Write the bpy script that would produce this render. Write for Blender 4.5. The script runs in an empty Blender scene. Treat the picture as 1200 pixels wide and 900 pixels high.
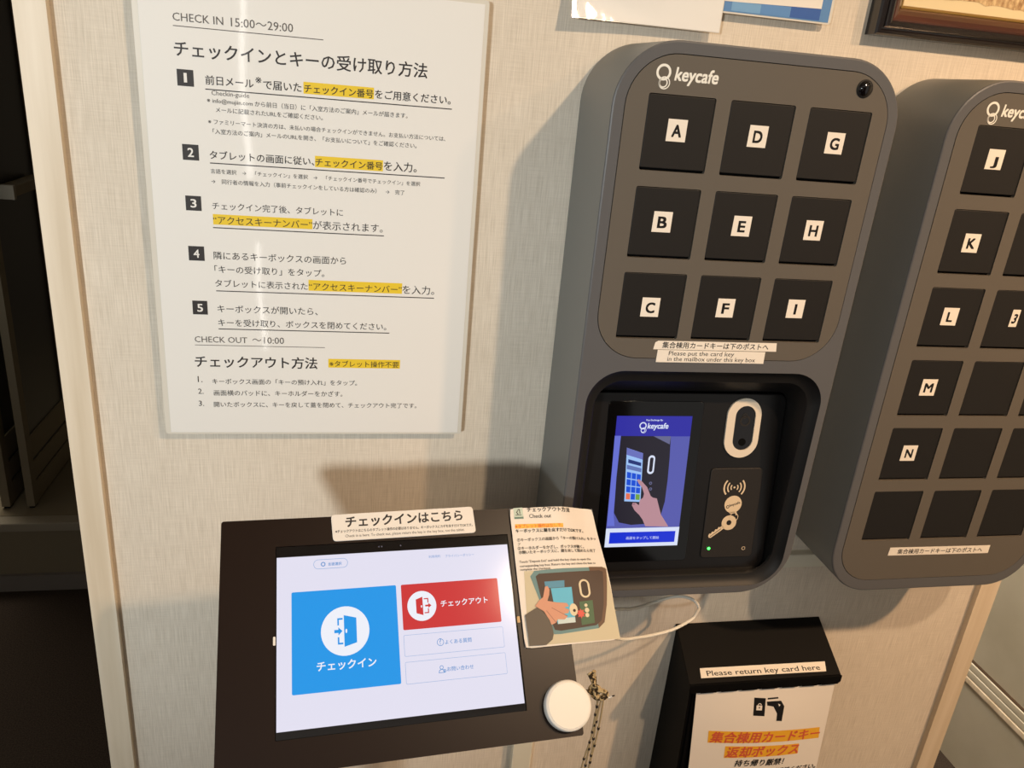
import bpy, bmesh, math, random, json
from mathutils import Vector, Matrix
random.seed(4)
scene = bpy.context.scene
C = scene.collection

# ------------------------------------------------------------------ camera
cam_d = bpy.data.cameras.new('camera'); cam = bpy.data.objects.new('camera', cam_d); C.objects.link(cam)
RW = ((0.98019906, -0.17925209, 0.08413372), (0.01255692, -0.36776247, -0.92983498), (0.19761609, 0.91247984, -0.35822957))
cr, cd_, cf = Vector(RW[0]), Vector(RW[1]), Vector(RW[2])
m = Matrix((cr, -cd_, -cf)).transposed().to_4x4()
m.translation = Vector((-0.27158340, -0.78265884, 1.55101001))
cam.matrix_world = m
cam_d.sensor_fit = 'HORIZONTAL'; cam_d.sensor_width = 36.0
cam_d.lens = 922.4786 / 1200 * 36.0
cam_d.clip_start = 0.02
scene.camera = cam

# ------------------------------------------------------------------ light and exposure
w = bpy.data.worlds.new('world'); scene.world = w; w.use_nodes = True
w.node_tree.nodes['Background'].inputs[0].default_value = (1.0, 0.95, 0.88, 1)
w.node_tree.nodes['Background'].inputs[1].default_value = 0.42
vs = scene.view_settings
vs.view_transform = 'Standard'; vs.look = 'None'; vs.gamma = 1; vs.use_curve_mapping = False
vs.exposure = 0.0

def light(name, kind, loc, target, energy, col, **k):
    d = bpy.data.lights.new(name, kind); d.energy = energy; d.color = col
    for a, b in k.items(): setattr(d, a, b)
    o = bpy.data.objects.new(name, d); C.objects.link(o)
    o.location = loc
    o.rotation_euler = (Vector(target) - Vector(loc)).to_track_quat('-Z', 'Y').to_euler()
    return o
light('warm_downlight', 'SPOT', (0.42, -0.95, 2.20), (0.15, 0.0, 1.2), 33, (1.0, 0.75, 0.50), shadow_soft_size=0.025, spot_size=2.4, spot_blend=0.6)
light('second_warm_downlight', 'SPOT', (1.0, -1.0, 2.25), (0.62, 0.0, 0.50), 85, (1.0, 0.62, 0.34), shadow_soft_size=0.03, spot_size=1.5, spot_blend=1.0)
light('daylight_doorway', 'SPOT', (-1.60, -2.62, 1.62), (-0.62, 0.0, 1.42), 205, (0.92, 0.99, 1.0), shadow_soft_size=0.13, spot_size=0.68, spot_blend=1.0)
light('door_gap_daylight', 'AREA', (-0.745, -3.0, 1.47), (-0.745, 0.0, 1.47), 0.42, (1.0, 0.96, 0.9), shape='RECTANGLE', size=0.022, size_y=0.80)
light('door_gap_daylight_low', 'AREA', (-0.70, -3.0, 0.50), (-0.70, 0.0, 0.50), 0.24, (1.0, 0.96, 0.9), shape='RECTANGLE', size=0.020, size_y=0.52)
light('back_room_fill', 'AREA', (-1.5, 1.9, 2.38), (-1.3, 1.5, 0.3), 20.0, (1.0, 0.9, 0.74), shape='RECTANGLE', size=0.5, size_y=0.5)  # added unseen fill light, brightens the dark space beyond the partition
light('corridor_lamp', 'AREA', (0.85, 0.9, 2.40), (1.1, 0.5, 0.4), 60, (1.0, 0.92, 0.78), shape='RECTANGLE', size=0.12, size_y=0.9)

# ------------------------------------------------------------------ materials
def lin(c):
    c = c / 255.0
    return c / 12.92 if c <= 0.04045 else ((c + 0.055) / 1.055) ** 2.4
def L3(c): return (lin(c[0]), lin(c[1]), lin(c[2]), 1.0)
MATS = {}
def M(name, col, rough=0.5, spec=0.5, metal=0.0, coat=0.0, emit=None, es=1.0, coat_rough=0.04):
    if name in MATS: return MATS[name]
    mt = bpy.data.materials.new(name); mt.use_nodes = True
    b = mt.node_tree.nodes['Principled BSDF']
    b.inputs['Base Color'].default_value = L3(col)
    b.inputs['Roughness'].default_value = rough
    b.inputs['Specular IOR Level'].default_value = spec
    b.inputs['Metallic'].default_value = metal
    b.inputs['Coat Weight'].default_value = coat
    b.inputs['Coat Roughness'].default_value = coat_rough
    if emit:
        b.inputs['Emission Color'].default_value = L3(emit)
        b.inputs['Emission Strength'].default_value = es
    MATS[name] = mt
    return mt
def nd(mt, t, **k):
    n = mt.node_tree.nodes.new(t)
    for a, b in k.items(): setattr(n, a, b)
    return n
def noise_mix(mt, cols, scale, detail=4, stretch=(1, 1, 1), bump=0.0, rough_var=None, bump_dist=0.002):
    """base colour from a stretched noise between two colours (object coordinates), optional bump"""
    nt = mt.node_tree; b = nt.nodes['Principled BSDF']
    tc = nd(mt, 'ShaderNodeTexCoord'); mp_ = nd(mt, 'ShaderNodeMapping'); mp_.inputs['Scale'].default_value = stretch
    nz = nd(mt, 'ShaderNodeTexNoise'); nz.inputs['Scale'].default_value = scale; nz.inputs['Detail'].default_value = detail
    rp = nd(mt, 'ShaderNodeValToRGB')
    rp.color_ramp.elements[0].position = 0.32; rp.color_ramp.elements[1].position = 0.68
    rp.color_ramp.elements[0].color = L3(cols[0]); rp.color_ramp.elements[1].color = L3(cols[1])
    nt.links.new(tc.outputs['Object'], mp_.inputs[0]); nt.links.new(mp_.outputs[0], nz.inputs['Vector'])
    nt.links.new(nz.outputs[0], rp.inputs[0]); nt.links.new(rp.outputs[0], b.inputs['Base Color'])
    if bump:
        bp = nd(mt, 'ShaderNodeBump'); bp.inputs['Strength'].default_value = bump; bp.inputs['Distance'].default_value = bump_dist
        nt.links.new(nz.outputs[0], bp.inputs['Height']); nt.links.new(bp.outputs[0], b.inputs['Normal'])
    return mt
def wavy(mt, scale, strength, dist=0.002):
    """soft waviness in the surface normal (plastic film that does not lie flat)"""
    nt = mt.node_tree; b = nt.nodes['Principled BSDF']
    tc = nd(mt, 'ShaderNodeTexCoord'); nz = nd(mt, 'ShaderNodeTexNoise'); nz.inputs['Scale'].default_value = scale; nz.inputs['Detail'].default_value = 1
    bp = nd(mt, 'ShaderNodeBump'); bp.inputs['Strength'].default_value = strength; bp.inputs['Distance'].default_value = dist
    nt.links.new(tc.outputs['Object'], nz.inputs['Vector']); nt.links.new(nz.outputs[0], bp.inputs['Height'])
    nt.links.new(bp.outputs[0], b.inputs['Normal']); nt.links.new(bp.outputs[0], b.inputs['Coat Normal'])
    return mt

def fabric_wall():
    mt = M('linen_wallcovering', (205, 198, 178), 0.85, 0.2)
    nt = mt.node_tree; b = nt.nodes['Principled BSDF']
    tc = nd(mt, 'ShaderNodeTexCoord')
    def thread(sc, scale):
        mp_ = nd(mt, 'ShaderNodeMapping'); mp_.inputs['Scale'].default_value = sc
        nz = nd(mt, 'ShaderNodeTexNoise'); nz.inputs['Scale'].default_value = scale; nz.inputs['Detail'].default_value = 3
        nt.links.new(tc.outputs['Object'], mp_.inputs[0]); nt.links.new(mp_.outputs[0], nz.inputs['Vector'])
        return nz
    v = thread((1, 1, 0.03), 950); h = thread((0.04, 1, 1), 900); p = thread((1, 1, 0.6), 9)
    a = nd(mt, 'ShaderNodeMath', operation='MULTIPLY_ADD'); a.inputs[1].default_value = 0.72
    nt.links.new(v.outputs[0], a.inputs[0])
    h2 = nd(mt, 'ShaderNodeMath', operation='MULTIPLY'); h2.inputs[1].default_value = 0.28
    nt.links.new(h.outputs[0], h2.inputs[0]); nt.links.new(h2.outputs[0], a.inputs[2])
    a2 = nd(mt, 'ShaderNodeMath', operation='MULTIPLY_ADD'); a2.inputs[1].default_value = 0.18
    nt.links.new(p.outputs[0], a2.inputs[0]); nt.links.new(a.outputs[0], a2.inputs[2])
    rp = nd(mt, 'ShaderNodeValToRGB')
    rp.color_ramp.elements[0].position = 0.36; rp.color_ramp.elements[0].color = L3((203, 190, 172))
    rp.color_ramp.elements[1].position = 0.82; rp.color_ramp.elements[1].color = L3((238, 226, 209))
    nt.links.new(a2.outputs[0], rp.inputs[0]); nt.links.new(rp.outputs[0], b.inputs['Base Color'])
    bp = nd(mt, 'ShaderNodeBump'); bp.inputs['Strength'].default_value = 0.35; bp.inputs['Distance'].default_value = 0.0006
    nt.links.new(a.outputs[0], bp.inputs['Height']); nt.links.new(bp.outputs[0], b.inputs['Normal'])
    return mt
m_wall = fabric_wall()
m_maple = noise_mix(M('pale_maple', (222, 198, 166), 0.45, 0.4), ((216, 197, 170), (236, 220, 197)), 60, 5, (1, 1, 0.05))
m_dark_floor = noise_mix(M('dark_carpet', (50, 42, 36), 0.95, 0.1), ((48, 41, 36), (70, 60, 52)), 300)
m_ceiling = M('ceiling_paint', (200, 195, 186), 0.9)
m_room = M('room_paint', (120, 112, 100), 0.9, 0.2)
m_dim = M('beige_panelling', (128, 118, 98), 0.7, 0.2)
m_lip = M('pale_step_edge', (150, 142, 126), 0.6, 0.3)
m_kick = M('grey_kickboard', (122, 116, 110), 0.7, 0.2)
m_gloss_wall = noise_mix(M('glossy_cream_panel', (205, 196, 176), 0.22, 0.5), ((196, 188, 168), (210, 202, 184)), 6)
m_smoke = M('smoked_glass', (44, 41, 40), 0.35, 0.3)
m_dgroove = M('dark_groove', (74, 58, 44), 0.8, 0.2)
m_white = M('white_plastic', (236, 233, 226), 0.35)
m_duct = M('cream_duct_plastic', (226, 220, 200), 0.45)
m_paper = M('laminated_white_paper', (238, 234, 228), 0.5, 0.3, coat=0.9)
wavy(m_paper, 9, 0.12, 0.004)
m_film = M('clear_film_border', (226, 219, 206), 0.2, 0.5, coat=1.0)
m_sheen = M('matt_white_paper', (236, 228, 218), 0.6, 0.25)
m_ink = M('printed_black', (52, 47, 46), 0.5, 0.3, coat=0.6)
m_inkg = M('printed_grey', (96, 90, 86), 0.5, 0.3, coat=0.6)
m_hl = M('yellow_highlight', (238, 203, 52), 0.5, 0.3, coat=0.6)
m_black = M('black_ink', (22, 20, 20), 0.5, 0.3)
m_tape = M('label_tape', (240, 232, 220), 0.35, 0.4)
m_shell = M('sidelit_charcoal_plastic', (122, 123, 120), 0.45, 0.4)  # cabinet sides: lighter base colour, with cool side light put into it
m_rim = M('slate_rim_plastic', (92, 92, 94), 0.42, 0.4)
m_panel = M('warm_grey_plastic', (97, 91, 83), 0.5, 0.35)
m_door = M('black_textured_plastic', (25, 23, 22), 0.55, 0.35)
m_void = M('black_gap', (8, 8, 8), 0.8, 0.1)
m_recess = M('black_satin_plastic', (22, 21, 21), 0.5, 0.35)
m_face = M('black_face_plastic', (20, 18, 18), 0.35, 0.45)
m_glass = M('black_glass', (6, 6, 7), 0.06, 0.5)
m_gpanel = M('reader_grey_plastic', (40, 37, 35), 0.5, 0.35)
m_logo = M('logo_white', (238, 236, 228), 0.5)
m_cream = M('cream_print', (222, 200, 168), 0.55)
m_ring = M('satin_ring', (226, 214, 196), 0.35, 0.5)
m_lens = M('dark_lens', (14, 10, 12), 0.08, 0.6)
m_led = M('green_led', (20, 90, 30), 0.3, emit=(60, 255, 80), es=6.0)
m_encl = M('bronze_black_metal', (32, 20, 14), 0.36, 0.25)
m_encl_s = M('enclosure_edge', (20, 16, 15), 0.45, 0.4)
m_tabglass = M('tablet_bezel', (24, 21, 20), 0.08, 0.5)
m_mail = M('black_powder_coat', (5, 4, 4), 0.6, 0.15)
m_cable = M('white_cable', (238, 234, 222), 0.4)
def E(name, col, k=1.0):
    """a lit area of a screen"""
    return M(name, (2, 2, 2), 0.12, 0.35, emit=col, es=k)

# ------------------------------------------------------------------ mesh building
WORLD = {}
class Frame:
    def __init__(s, O, ex, ey):
        s.O = Vector(O); s.ex = Vector(ex).normalized(); n = s.ex.cross(Vector(ey)).normalized()
        s.n = n; s.ey = n.cross(s.ex)
    def p(s, x, y, z=0.0): return s.O + s.ex * x + s.ey * y + s.n * z
WALL = Frame((0, 0, 0), (1, 0, 0), (0, 0, 1))          # x = X, y = height, z = towards the room
FACE = Frame((0, -0.066, 1.262), (1, 0, 0), (0, 0.1263, 0.992))
TAB = Frame((-0.33452554, -0.18096488, 1.15069473), (0.99617467, 0.08493869, -0.02052894), (-0.04577, 0.70731, 0.70542))

class MB:
    def __init__(s): s.v = []; s.f = []; s.mi = []; s.mats = []
    def m(s, mat):
        if mat not in s.mats: s.mats.append(mat)
        return s.mats.index(mat)
    def add(s, vs_, fs, mat):
        k = len(s.v); i = s.m(mat)
        s.v += [Vector(q) for q in vs_]
        for f in fs: s.f.append([k + a for a in f]); s.mi.append(i)
    def poly(s, fr, pts, z, mat):
        a = sum(pts[i][0] * pts[(i + 1) % len(pts)][1] - pts[(i + 1) % len(pts)][0] * pts[i][1] for i in range(len(pts)))
        if a < 0: pts = pts[::-1]
        s.add([fr.p(x, y, z) for x, y in pts], [list(range(len(pts)))], mat)
    def rect(s, fr, x0, y0, x1, y1, z, mat): s.poly(fr, [(x0, y0), (x1, y0), (x1, y1), (x0, y1)], z, mat)
    def loft(s, rings, mat, cap0=False, cap1=False, closed=True):
        n = len(rings[0]); vs_ = [q for r in rings for q in r]; fs = []
        for i in range(len(rings) - 1):
            for j in range(n if closed else n - 1):
                a, b = i * n + j, i * n + (j + 1) % n
                fs.append([a, b, b + n, a + n])
        if cap0: fs.append(list(range(n))[::-1])
        if cap1: fs.append([(len(rings) - 1) * n + j for j in range(n)])
        s.add(vs_, fs, mat)
    def slab(s, fr, out, z0, z1, mat, bev=0.0, seg=3, side=None):
        """solid from an outline (2-D, any winding), with a rounded upper edge"""
        a = sum(out[i][0] * out[(i + 1) % len(out)][1] - out[(i + 1) % len(out)][0] * out[i][1] for i in range(len(out)))
        if a < 0: out = out[::-1]
        rings = [[fr.p(x, y, z0) for x, y in out]]
        if bev > 0:
            for k in range(seg + 1):
                t = math.pi / 2 * k / seg
                o2 = inset(out, bev * (1 - math.cos(t)))
                rings.append([fr.p(x, y, z1 - bev + bev * math.sin(t)) for x, y in o2])
        else:
            rings.append([fr.p(x, y, z1) for x, y in out])
        s.loft(rings, side or mat, cap0=True)
        s.add(rings[-1], [list(range(len(out)))], mat)
    def box(s, lo, hi, mat, bev=0.0):
        fr = Frame((0, 0, lo[2]), (1, 0, 0), (0, 1, 0))
        s.slab(fr, [(lo[0], lo[1]), (hi[0], lo[1]), (hi[0], hi[1]), (lo[0], hi[1])], 0, hi[2] - lo[2], mat, bev)
    def tube(s, pts, r, mat, seg=8, closed=False):
        pts = [Vector(q) for q in pts]; n = len(pts); rings = []; up = None
        for i, q in enumerate(pts):
            t = (pts[(i + 1) % n] - pts[i - 1]) if closed or 0 < i < n - 1 else (pts[1] - pts[0] if i == 0 else pts[-1] - pts[-2])
            t.normalize()
            if up is None: up = t.orthogonal().normalized()
            up = (up - t * up.dot(t)).normalized(); sd = t.cross(up)
            rr_ = r(i / (n - 1)) if callable(r) else r
            rings.append([q + (up * math.cos(2 * math.pi * k / seg) + sd * math.sin(2 * math.pi * k / seg)) * rr_ for k in range(seg)])
        if closed: rings.append(rings[0])
        s.loft(rings, mat, cap0=not closed, cap1=not closed)
    def plate(s, fr, outer, holes, z0, z1, mat):
        """flat plate with holes (2-D filled curve), with thickness"""
        cu = bpy.data.curves.new('c', 'CURVE'); cu.dimensions = '2D'; cu.fill_mode = 'BOTH'; cu.extrude = (z1 - z0) / 2
        for o in [outer] + holes:
            sp = cu.splines.new('POLY'); sp.points.add(len(o) - 1); sp.use_cyclic_u = True
            for q, (x, y) in zip(sp.points, o): q.co = (x * 100, y * 100, 0, 1)
        cu.extrude *= 100
        vs_, fs = to_mesh(cu)
        s.add([fr.p(x / 100, y / 100, z / 100 + (z0 + z1) / 2) for x, y, z in vs_], fs, mat)
    def text(s, fr, st, p0, p1, z, mat, bold=0.0, h=None, res=2, italic=0.0, maxh=None):
        """print st from p0 to p1 (baseline ends in the frame); h: height of the ink if it is to be stretched"""
        key = (st, bold, res, italic)
        if key not in TEXT:
            cu = bpy.data.curves.new('t', 'FONT'); cu.body = st; cu.size = 1.0; cu.resolution_u = res; cu.shear = italic
            cu.fill_mode = 'FRONT'
            tv, tf = to_mesh(cu)
            if bold > 0.007:                      # heavier strokes: the same outlines set four times, slightly apart
                n0 = len(tv); d = bold * 0.75
                tf = [[i + k * n0 for i in f] for k in range(4) for f in tf]
                tv = [(x + ox * d, y + oy * d, k * 1e-5) for k, (ox, oy) in enumerate(((-1, -1), (1, -1), (-1, 1), (1, 1))) for x, y, _ in tv]
            TEXT[key] = (tv, tf)
        vs_, fs = TEXT[key]
        if not vs_: return
        xs = [q[0] for q in vs_]; x0, x1 = min(xs), max(xs); ys = [q[1] for q in vs_]
        dx, dy = p1[0] - p0[0], p1[1] - p0[1]; ln = math.hypot(dx, dy); k = ln / (x1 - x0)
        ky = k if h is None else h / (max(ys) - min(ys))
        ux, uy = dx / ln, dy / ln
        s.add([fr.p(p0[0] + ux * (x - x0) * k - uy * y * ky, p0[1] + uy * (x - x0) * k + ux * y * ky, z + w_) for x, y, w_ in vs_], fs, mat)
    def build(s, name, parent=None, at=None, smooth=True):
        base = Vector(at) if at is not None else (WORLD[parent.name] if parent else Vector((0, 0, 0)))
        me = bpy.data.meshes.new(name)
        me.from_pydata([tuple(q - base) for q in s.v], [], s.f)
        for mt in s.mats: me.materials.append(mt)
        for p, i in zip(me.polygons, s.mi): p.material_index = i
        if smooth:
            me.polygons.foreach_set('use_smooth', [True] * len(me.polygons))
            me.set_sharp_from_angle(angle=math.radians(33))
        me.update()
        o = bpy.data.objects.new(name, me); C.objects.link(o)
        WORLD[o.name] = base
        if parent:
            o.parent = parent; o.location = base - WORLD[parent.name]
        else: o.location = base
        return o
TEXT = {}
def to_mesh(cu):
    o = bpy.data.objects.new('tmp', cu); C.objects.link(o)
    dg = bpy.context.evaluated_depsgraph_get()
    e = o.evaluated_get(dg); me = e.to_mesh()
    r = ([tuple(v.co) for v in me.vertices], [list(p.vertices) for p in me.polygons])
    e.to_mesh_clear(); bpy.data.objects.remove(o); bpy.data.curves.remove(cu)
    return r
def inset(out, d):
    n = len(out); res = []
    for i in range(n):
        a, b, c = out[i - 1], out[i], out[(i + 1) % n]
        e1 = (b[0] - a[0], b[1] - a[1]); e2 = (c[0] - b[0], c[1] - b[1])
        l1 = math.hypot(*e1) or 1e-9; l2 = math.hypot(*e2) or 1e-9
        n1 = (-e1[1] / l1, e1[0] / l1); n2 = (-e2[1] / l2, e2[0] / l2)
        k = 1 + n1[0] * n2[0] + n1[1] * n2[1]
        k = max(k, 0.3)
        res.append((b[0] + d * (n1[0] + n2[0]) / k, b[1] + d * (n1[1] + n2[1]) / k))
    return res
def rr(x0, y0, x1, y1, r, seg=8):
    o = []
    for cx, cy, a in ((x1 - r, y0 + r, -90), (x1 - r, y1 - r, 0), (x0 + r, y1 - r, 90), (x0 + r, y0 + r, 180)):
        for k in range(seg + 1):
            t = math.radians(a + 90 * k / seg); o.append((cx + r * math.cos(t), cy + r * math.sin(t)))
    return o
def circ(cx, cy, rx, ry=None, seg=28):
    ry = ry or rx
    return [(cx + rx * math.cos(2 * math.pi * k / seg), cy + ry * math.sin(2 * math.pi * k / seg)) for k in range(seg)]
def annulus(mb, fr, cx, cy, r0, r1, z, mat, a0=0, a1=360, seg=24):
    full = abs(a1 - a0) >= 360
    vs_ = []
    for k in range(seg + 1):
        t = math.radians(a0 + (a1 - a0) * k / seg)
        vs_ += [fr.p(cx + r1 * math.cos(t), cy + r1 * math.sin(t), z), fr.p(cx + r0 * math.cos(t), cy + r0 * math.sin(t), z)]
    mb.add(vs_, [[2 * k, 2 * k + 2, 2 * k + 3, 2 * k + 1] for k in range(seg)], mat)
def spline(pts, n=8, closed=False):
    P = [Vector(q) for q in pts]; N = len(P); out = []
    for i in range(N if closed else N - 1):
        if closed: a, b, c, d = P[i - 1], P[i], P[(i + 1) % N], P[(i + 2) % N]
        else: a, b, c, d = P[max(i - 1, 0)], P[i], P[i + 1], P[min(i + 2, N - 1)]
        for k in range(n):
            t = k / n
            out.append(0.5 * ((2 * b) + (c - a) * t + (2 * a - 5 * b + 4 * c - d) * t * t + (-a + 3 * b - 3 * c + d) * t ** 3))
    if not closed: out.append(P[-1])
    return out
def tag(o, label, cat, group=None):
    o['label'] = label; o['category'] = cat
    if group: o['group'] = group
    return o
def thing(name, label, cat, loc, group=None):
    o = bpy.data.objects.new(name, None); C.objects.link(o); o.location = loc; o.empty_display_size = 0.05
    WORLD[o.name] = Vector(loc)
    return tag(o, label, cat, group)
def struct(o): o['kind'] = 'structure'; return o

# ================================================================== THE SETTING
H = 2.45
mb = MB(); mb.box((-3.2, -3.6, -0.05), (1.275, 3.2, 0.0), m_dark_floor); struct(mb.build('floor'))
mb = MB(); mb.box((-3.2, -1.6, H), (1.275, 3.2, H + 0.05), m_ceiling); struct(mb.build('ceiling'))
mb = MB(); mb.box((-0.535, 0.0, 0.0), (0.598, 0.09, H), m_wall); struct(mb.build('wall_back'))
for nm, x0, x1 in (('trim_1', -0.549, -0.5235), ('trim_2', 0.5835, 0.6135)):
    mb = MB(); mb.box((x0, -0.008, 0.0), (x1, 0.098, H), m_maple, 0.0); o = struct(mb.build(nm))
mb = MB(); mb.box((-3.2, 3.1, 0.0), (1.275, 3.2, H), m_room); struct(mb.build('wall_rear'))
mb = MB(); mb.box((-2.3, 0.6, 0.0), (-2.2, 3.1, H), m_room); struct(mb.build('wall_left'))
mb = MB(); mb.box((-3.2, -3.6, 0.0), (1.275, -3.5, H), M('ambient_block_brown', (74, 62, 52), 0.8, 0.2)); struct(mb.build('ambient_block_wall'))  # dark wall added behind the camera to cut ambient light from the front
mb = MB(); mb.box((0.25, 0.09, 0.0), (0.33, 3.1, H), m_room); struct(mb.build('light_block_wall'))  # hidden wall added to keep corridor light out of the left space
# the pale panelled wall going off to the right
mb = MB(); mb.box((1.275, -1.2, 0.0), (1.36, 3.2, H), m_gloss_wall); struct(mb.build('wall_right'))
mb = MB()
mb.box((1.262, -1.2, 0.0), (1.275, 3.1, 0.232), m_gloss_wall)
mb.box((1.259, -1.2, 0.232), (1.275, 3.1, 0.246), m_maple, 0.002)
mb.box((1.264, -1.2, 0.246), (1.275, 3.1, 0.2485), m_dgroove)
mb.box((1.261, -1.2, 0.2485), (1.275, 3.1, 0.2655), m_gloss_wall, 0.0015)
mb.box((1.265, -1.2, 0.2655), (1.275, 3.1, 0.2675), m_dgroove)
mb.box((1.263, -1.2, 0.2675), (1.275, 3.1, 0.284), m_gloss_wall, 0.0015)
mb.box((1.267, -1.2, 0.284), (1.275, 3.1, 0.2865), m_dgroove)
struct(mb.build('baseboard_right'))
# raised floor with a pale edge in the dim space beyond the partition
mb = MB(); mb.box((-2.2, 1.425, 0.0), (-0.62, 3.1, 0.228), m_dim); mb.box((-2.2, 1.415, 0.205), (-0.62, 1.46, 0.232), m_lip, 0.004)
mb.box((-2.2, 1.46, 0.228), (-0.62, 3.1, 0.232), m_dim)
struct(mb.build('floor_raised'))
mb = MB(); mb.box((-2.2, 1.412, 0.0), (-0.62, 1.425, 0.054), m_kick); struct(mb.build('baseboard_left'))
def leaf(name, x0, x1, y0, y1):
    t = bpy.data.objects.new(name, None); C.objects.link(t); t.location = (x1, y0, 0.232); WORLD[t.name] = Vector((x1, y0, 0.232)); struct(t)
    for ya, yb in ((y0, y0 + 0.035), (y1 - 0.05, y1)):
        b = MB(); b.box((x0, ya, 0.240), (x1, yb, 2.1), m_dim, 0.002); b.build('stile', t)
    for za, zb in ((0.240, 0.302), (0.312, 0.368), (0.380, 0.452), (2.0, 2.1)):
        b = MB(); b.box((x0 + 0.004, y0 + 0.035, za), (x1 - 0.003, y1 - 0.05, zb), m_dim, 0.003); b.build('rail', t)
    b = MB(); b.box((x0 + 0.008, y0 + 0.035, 0.235), (x1 - 0.008, y1 - 0.05, 2.0), m_smoke); b.build('glass_panel', t)
    b = MB(); b.box((x0 + 0.004, y0 + 0.004, 0.2325), (x1 - 0.004, y0 + 0.03, 0.240), m_void); b.build('roller', t)
    return t
d1 = leaf('door_1', -1.226, -1.205, 1.50, 1.885)
b = MB(); b.box((-1.205, 1.56, 1.150), (-1.165, 1.80, 1.178), m_dim, 0.003); b.box((-1.205, 1.545, 1.145), (-1.16, 1.56, 1.183), m_lip, 0.003); b.build('rail_bracket', d1)
leaf('door_2', -1.295, -1.272, 1.50, 1.885)

# ================================================================== KEY CABINETS
DEP = 0.109
X0, X1, ZB, ZT = -0.0617, 0.2083, 1.0385, 1.5943
PX, PZ, SX, SZ = 0.075, 0.0769, 0.0611, 0.0632
def shift(o, dx, dz): return [(x + dx, y + dz) for x, y in o]
def key_logo(b, fr, cx, cy, k, z, mat, tx0, tx1, ty, th):
    """two linked rings and the word beside them"""
    annulus(b, fr, cx, cy, 0.0060 * k, 0.0087 * k, z, mat)
    annulus(b, fr, cx + 0.0022 * k, cy - 0.0109 * k, 0.0056 * k, 0.0068 * k, z + 0.0001, mat)
    annulus(b, fr, cx + 0.0010 * k, cy - 0.0109 * k, 0.0038 * k, 0.0052 * k, z + 0.0001, mat)
    b.text(fr, 'keycafe', (tx0, ty), (tx1, ty), z, mat, 0.030, th, 4, 0.12)
def cabinet(root, dx, dz, rows, panel_bottom, letters, has_screen):
    S = lambda o: shift(o, dx, dz)
    outer = S(rr(X0, ZB, X1, ZT, 0.056, 14))
    panel = S(rr(-0.0510, panel_bottom, 0.1976, 1.5840, 0.044, 12))
    opening = S(rr(-0.0515, 1.0480, 0.1995, 1.3015, 0.036, 12))
    # shell: rounded tray open at the front, and its rim
    b = MB()
    rim = inset(outer, 0.0016)
    rings = [[WALL.p(x, y, 0.0) for x, y in inset(outer, 0.004)], [WALL.p(x, y, 0.006) for x, y in outer], [WALL.p(x, y, DEP - 0.0016) for x, y in outer],
             [WALL.p(x, y, DEP - 0.0005) for x, y in inset(outer, 0.0005)], [WALL.p(x, y, DEP) for x, y in rim]]
    b.loft(rings[:3], m_shell, cap0=True); b.loft(rings[2:], m_rim)
    b.plate(WALL, rim, [panel] + ([opening] if has_screen else []), DEP - 0.004, DEP, m_rim)
    b.poly(WALL, S(rr(-0.0522, panel_bottom - 0.0012, 0.1988, 1.5852, 0.044, 6)), DEP - 0.0075, m_void)
    b.build('body', root)
    # front panel with square openings
    b = MB(); holes = []
    for c in range(3):
        for r in range(rows):
            cx, cz = c * PX + dx, 1.52 - r * PZ + (dz if has_screen else dz * 0.45)
            holes.append(rr(cx - SX / 2, cz - SZ / 2, cx + SX / 2, cz + SZ / 2, 0.0018, 3))
    b.plate(WALL, inset(panel, 0.0007), holes, DEP - 0.004, DEP + 0.0002, m_panel)
    b.build('front_panel', root)
    # little doors
    d0 = None
    for c in range(3):
        for r in range(rows):
            cx, cz = c * PX + dx, 1.52 - r * PZ + (dz if has_screen else dz * 0.45)
            at = Vector((cx, -DEP, cz))
            if d0 is None:
                q = MB()
                q.slab(WALL, rr(cx - SX / 2 + 0.0005, cz - SZ / 2 + 0.0022, cx + SX / 2 - 0.0005, cz + SZ / 2 - 0.0005, 0.0014, 3), DEP - 0.006, DEP - 0.0004, m_door, 0.0006)
                d0 = o = q.build('key_door', root, at)
            else:
                o = d0.copy(); C.objects.link(o); o.parent = root; o.location = at - WORLD[root.name]; WORLD[o.name] = at
            ch = letters.get((c, r))
            if ch:
                wd = 0.0088 if ch != '3' else 0.0046
                lx, lz = ch_pos[ch]
                q = MB()
                q.slab(WALL, [(lx - wd + random.uniform(-.0003, .0003), lz - 0.0092), (lx + wd, lz - 0.0092), (lx + wd, lz + 0.0092), (lx - wd, lz + 0.0092)], DEP - 0.0004, DEP - 0.0002, m_tape)
                tw = {'I': 0.0013, 'D': .0044, 'J': .0035, 'F': .0037, 'L': .0035, 'E': .0037, '3': .0030, 'M': .0052}.get(ch, 0.0045)
                q.text(WALL, ch, (lx - tw, lz - 0.0052), (lx + tw, lz - 0.0052), DEP - 0.0001, m_black, 0.036, 0.0104, 4, 0.0 if ch != '3' else 0.2)
                q.build('letter_label', o)
    # logo, upper left
    b = MB(); key_logo(b, WALL, -0.0205 + dx, 1.5684 + dz, 0.76, DEP + 0.0004, m_logo, -0.0104 + dx, 0.0290 + dx, 1.5630 + dz, 0.0142); b.build('printed_logo', root)
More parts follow.
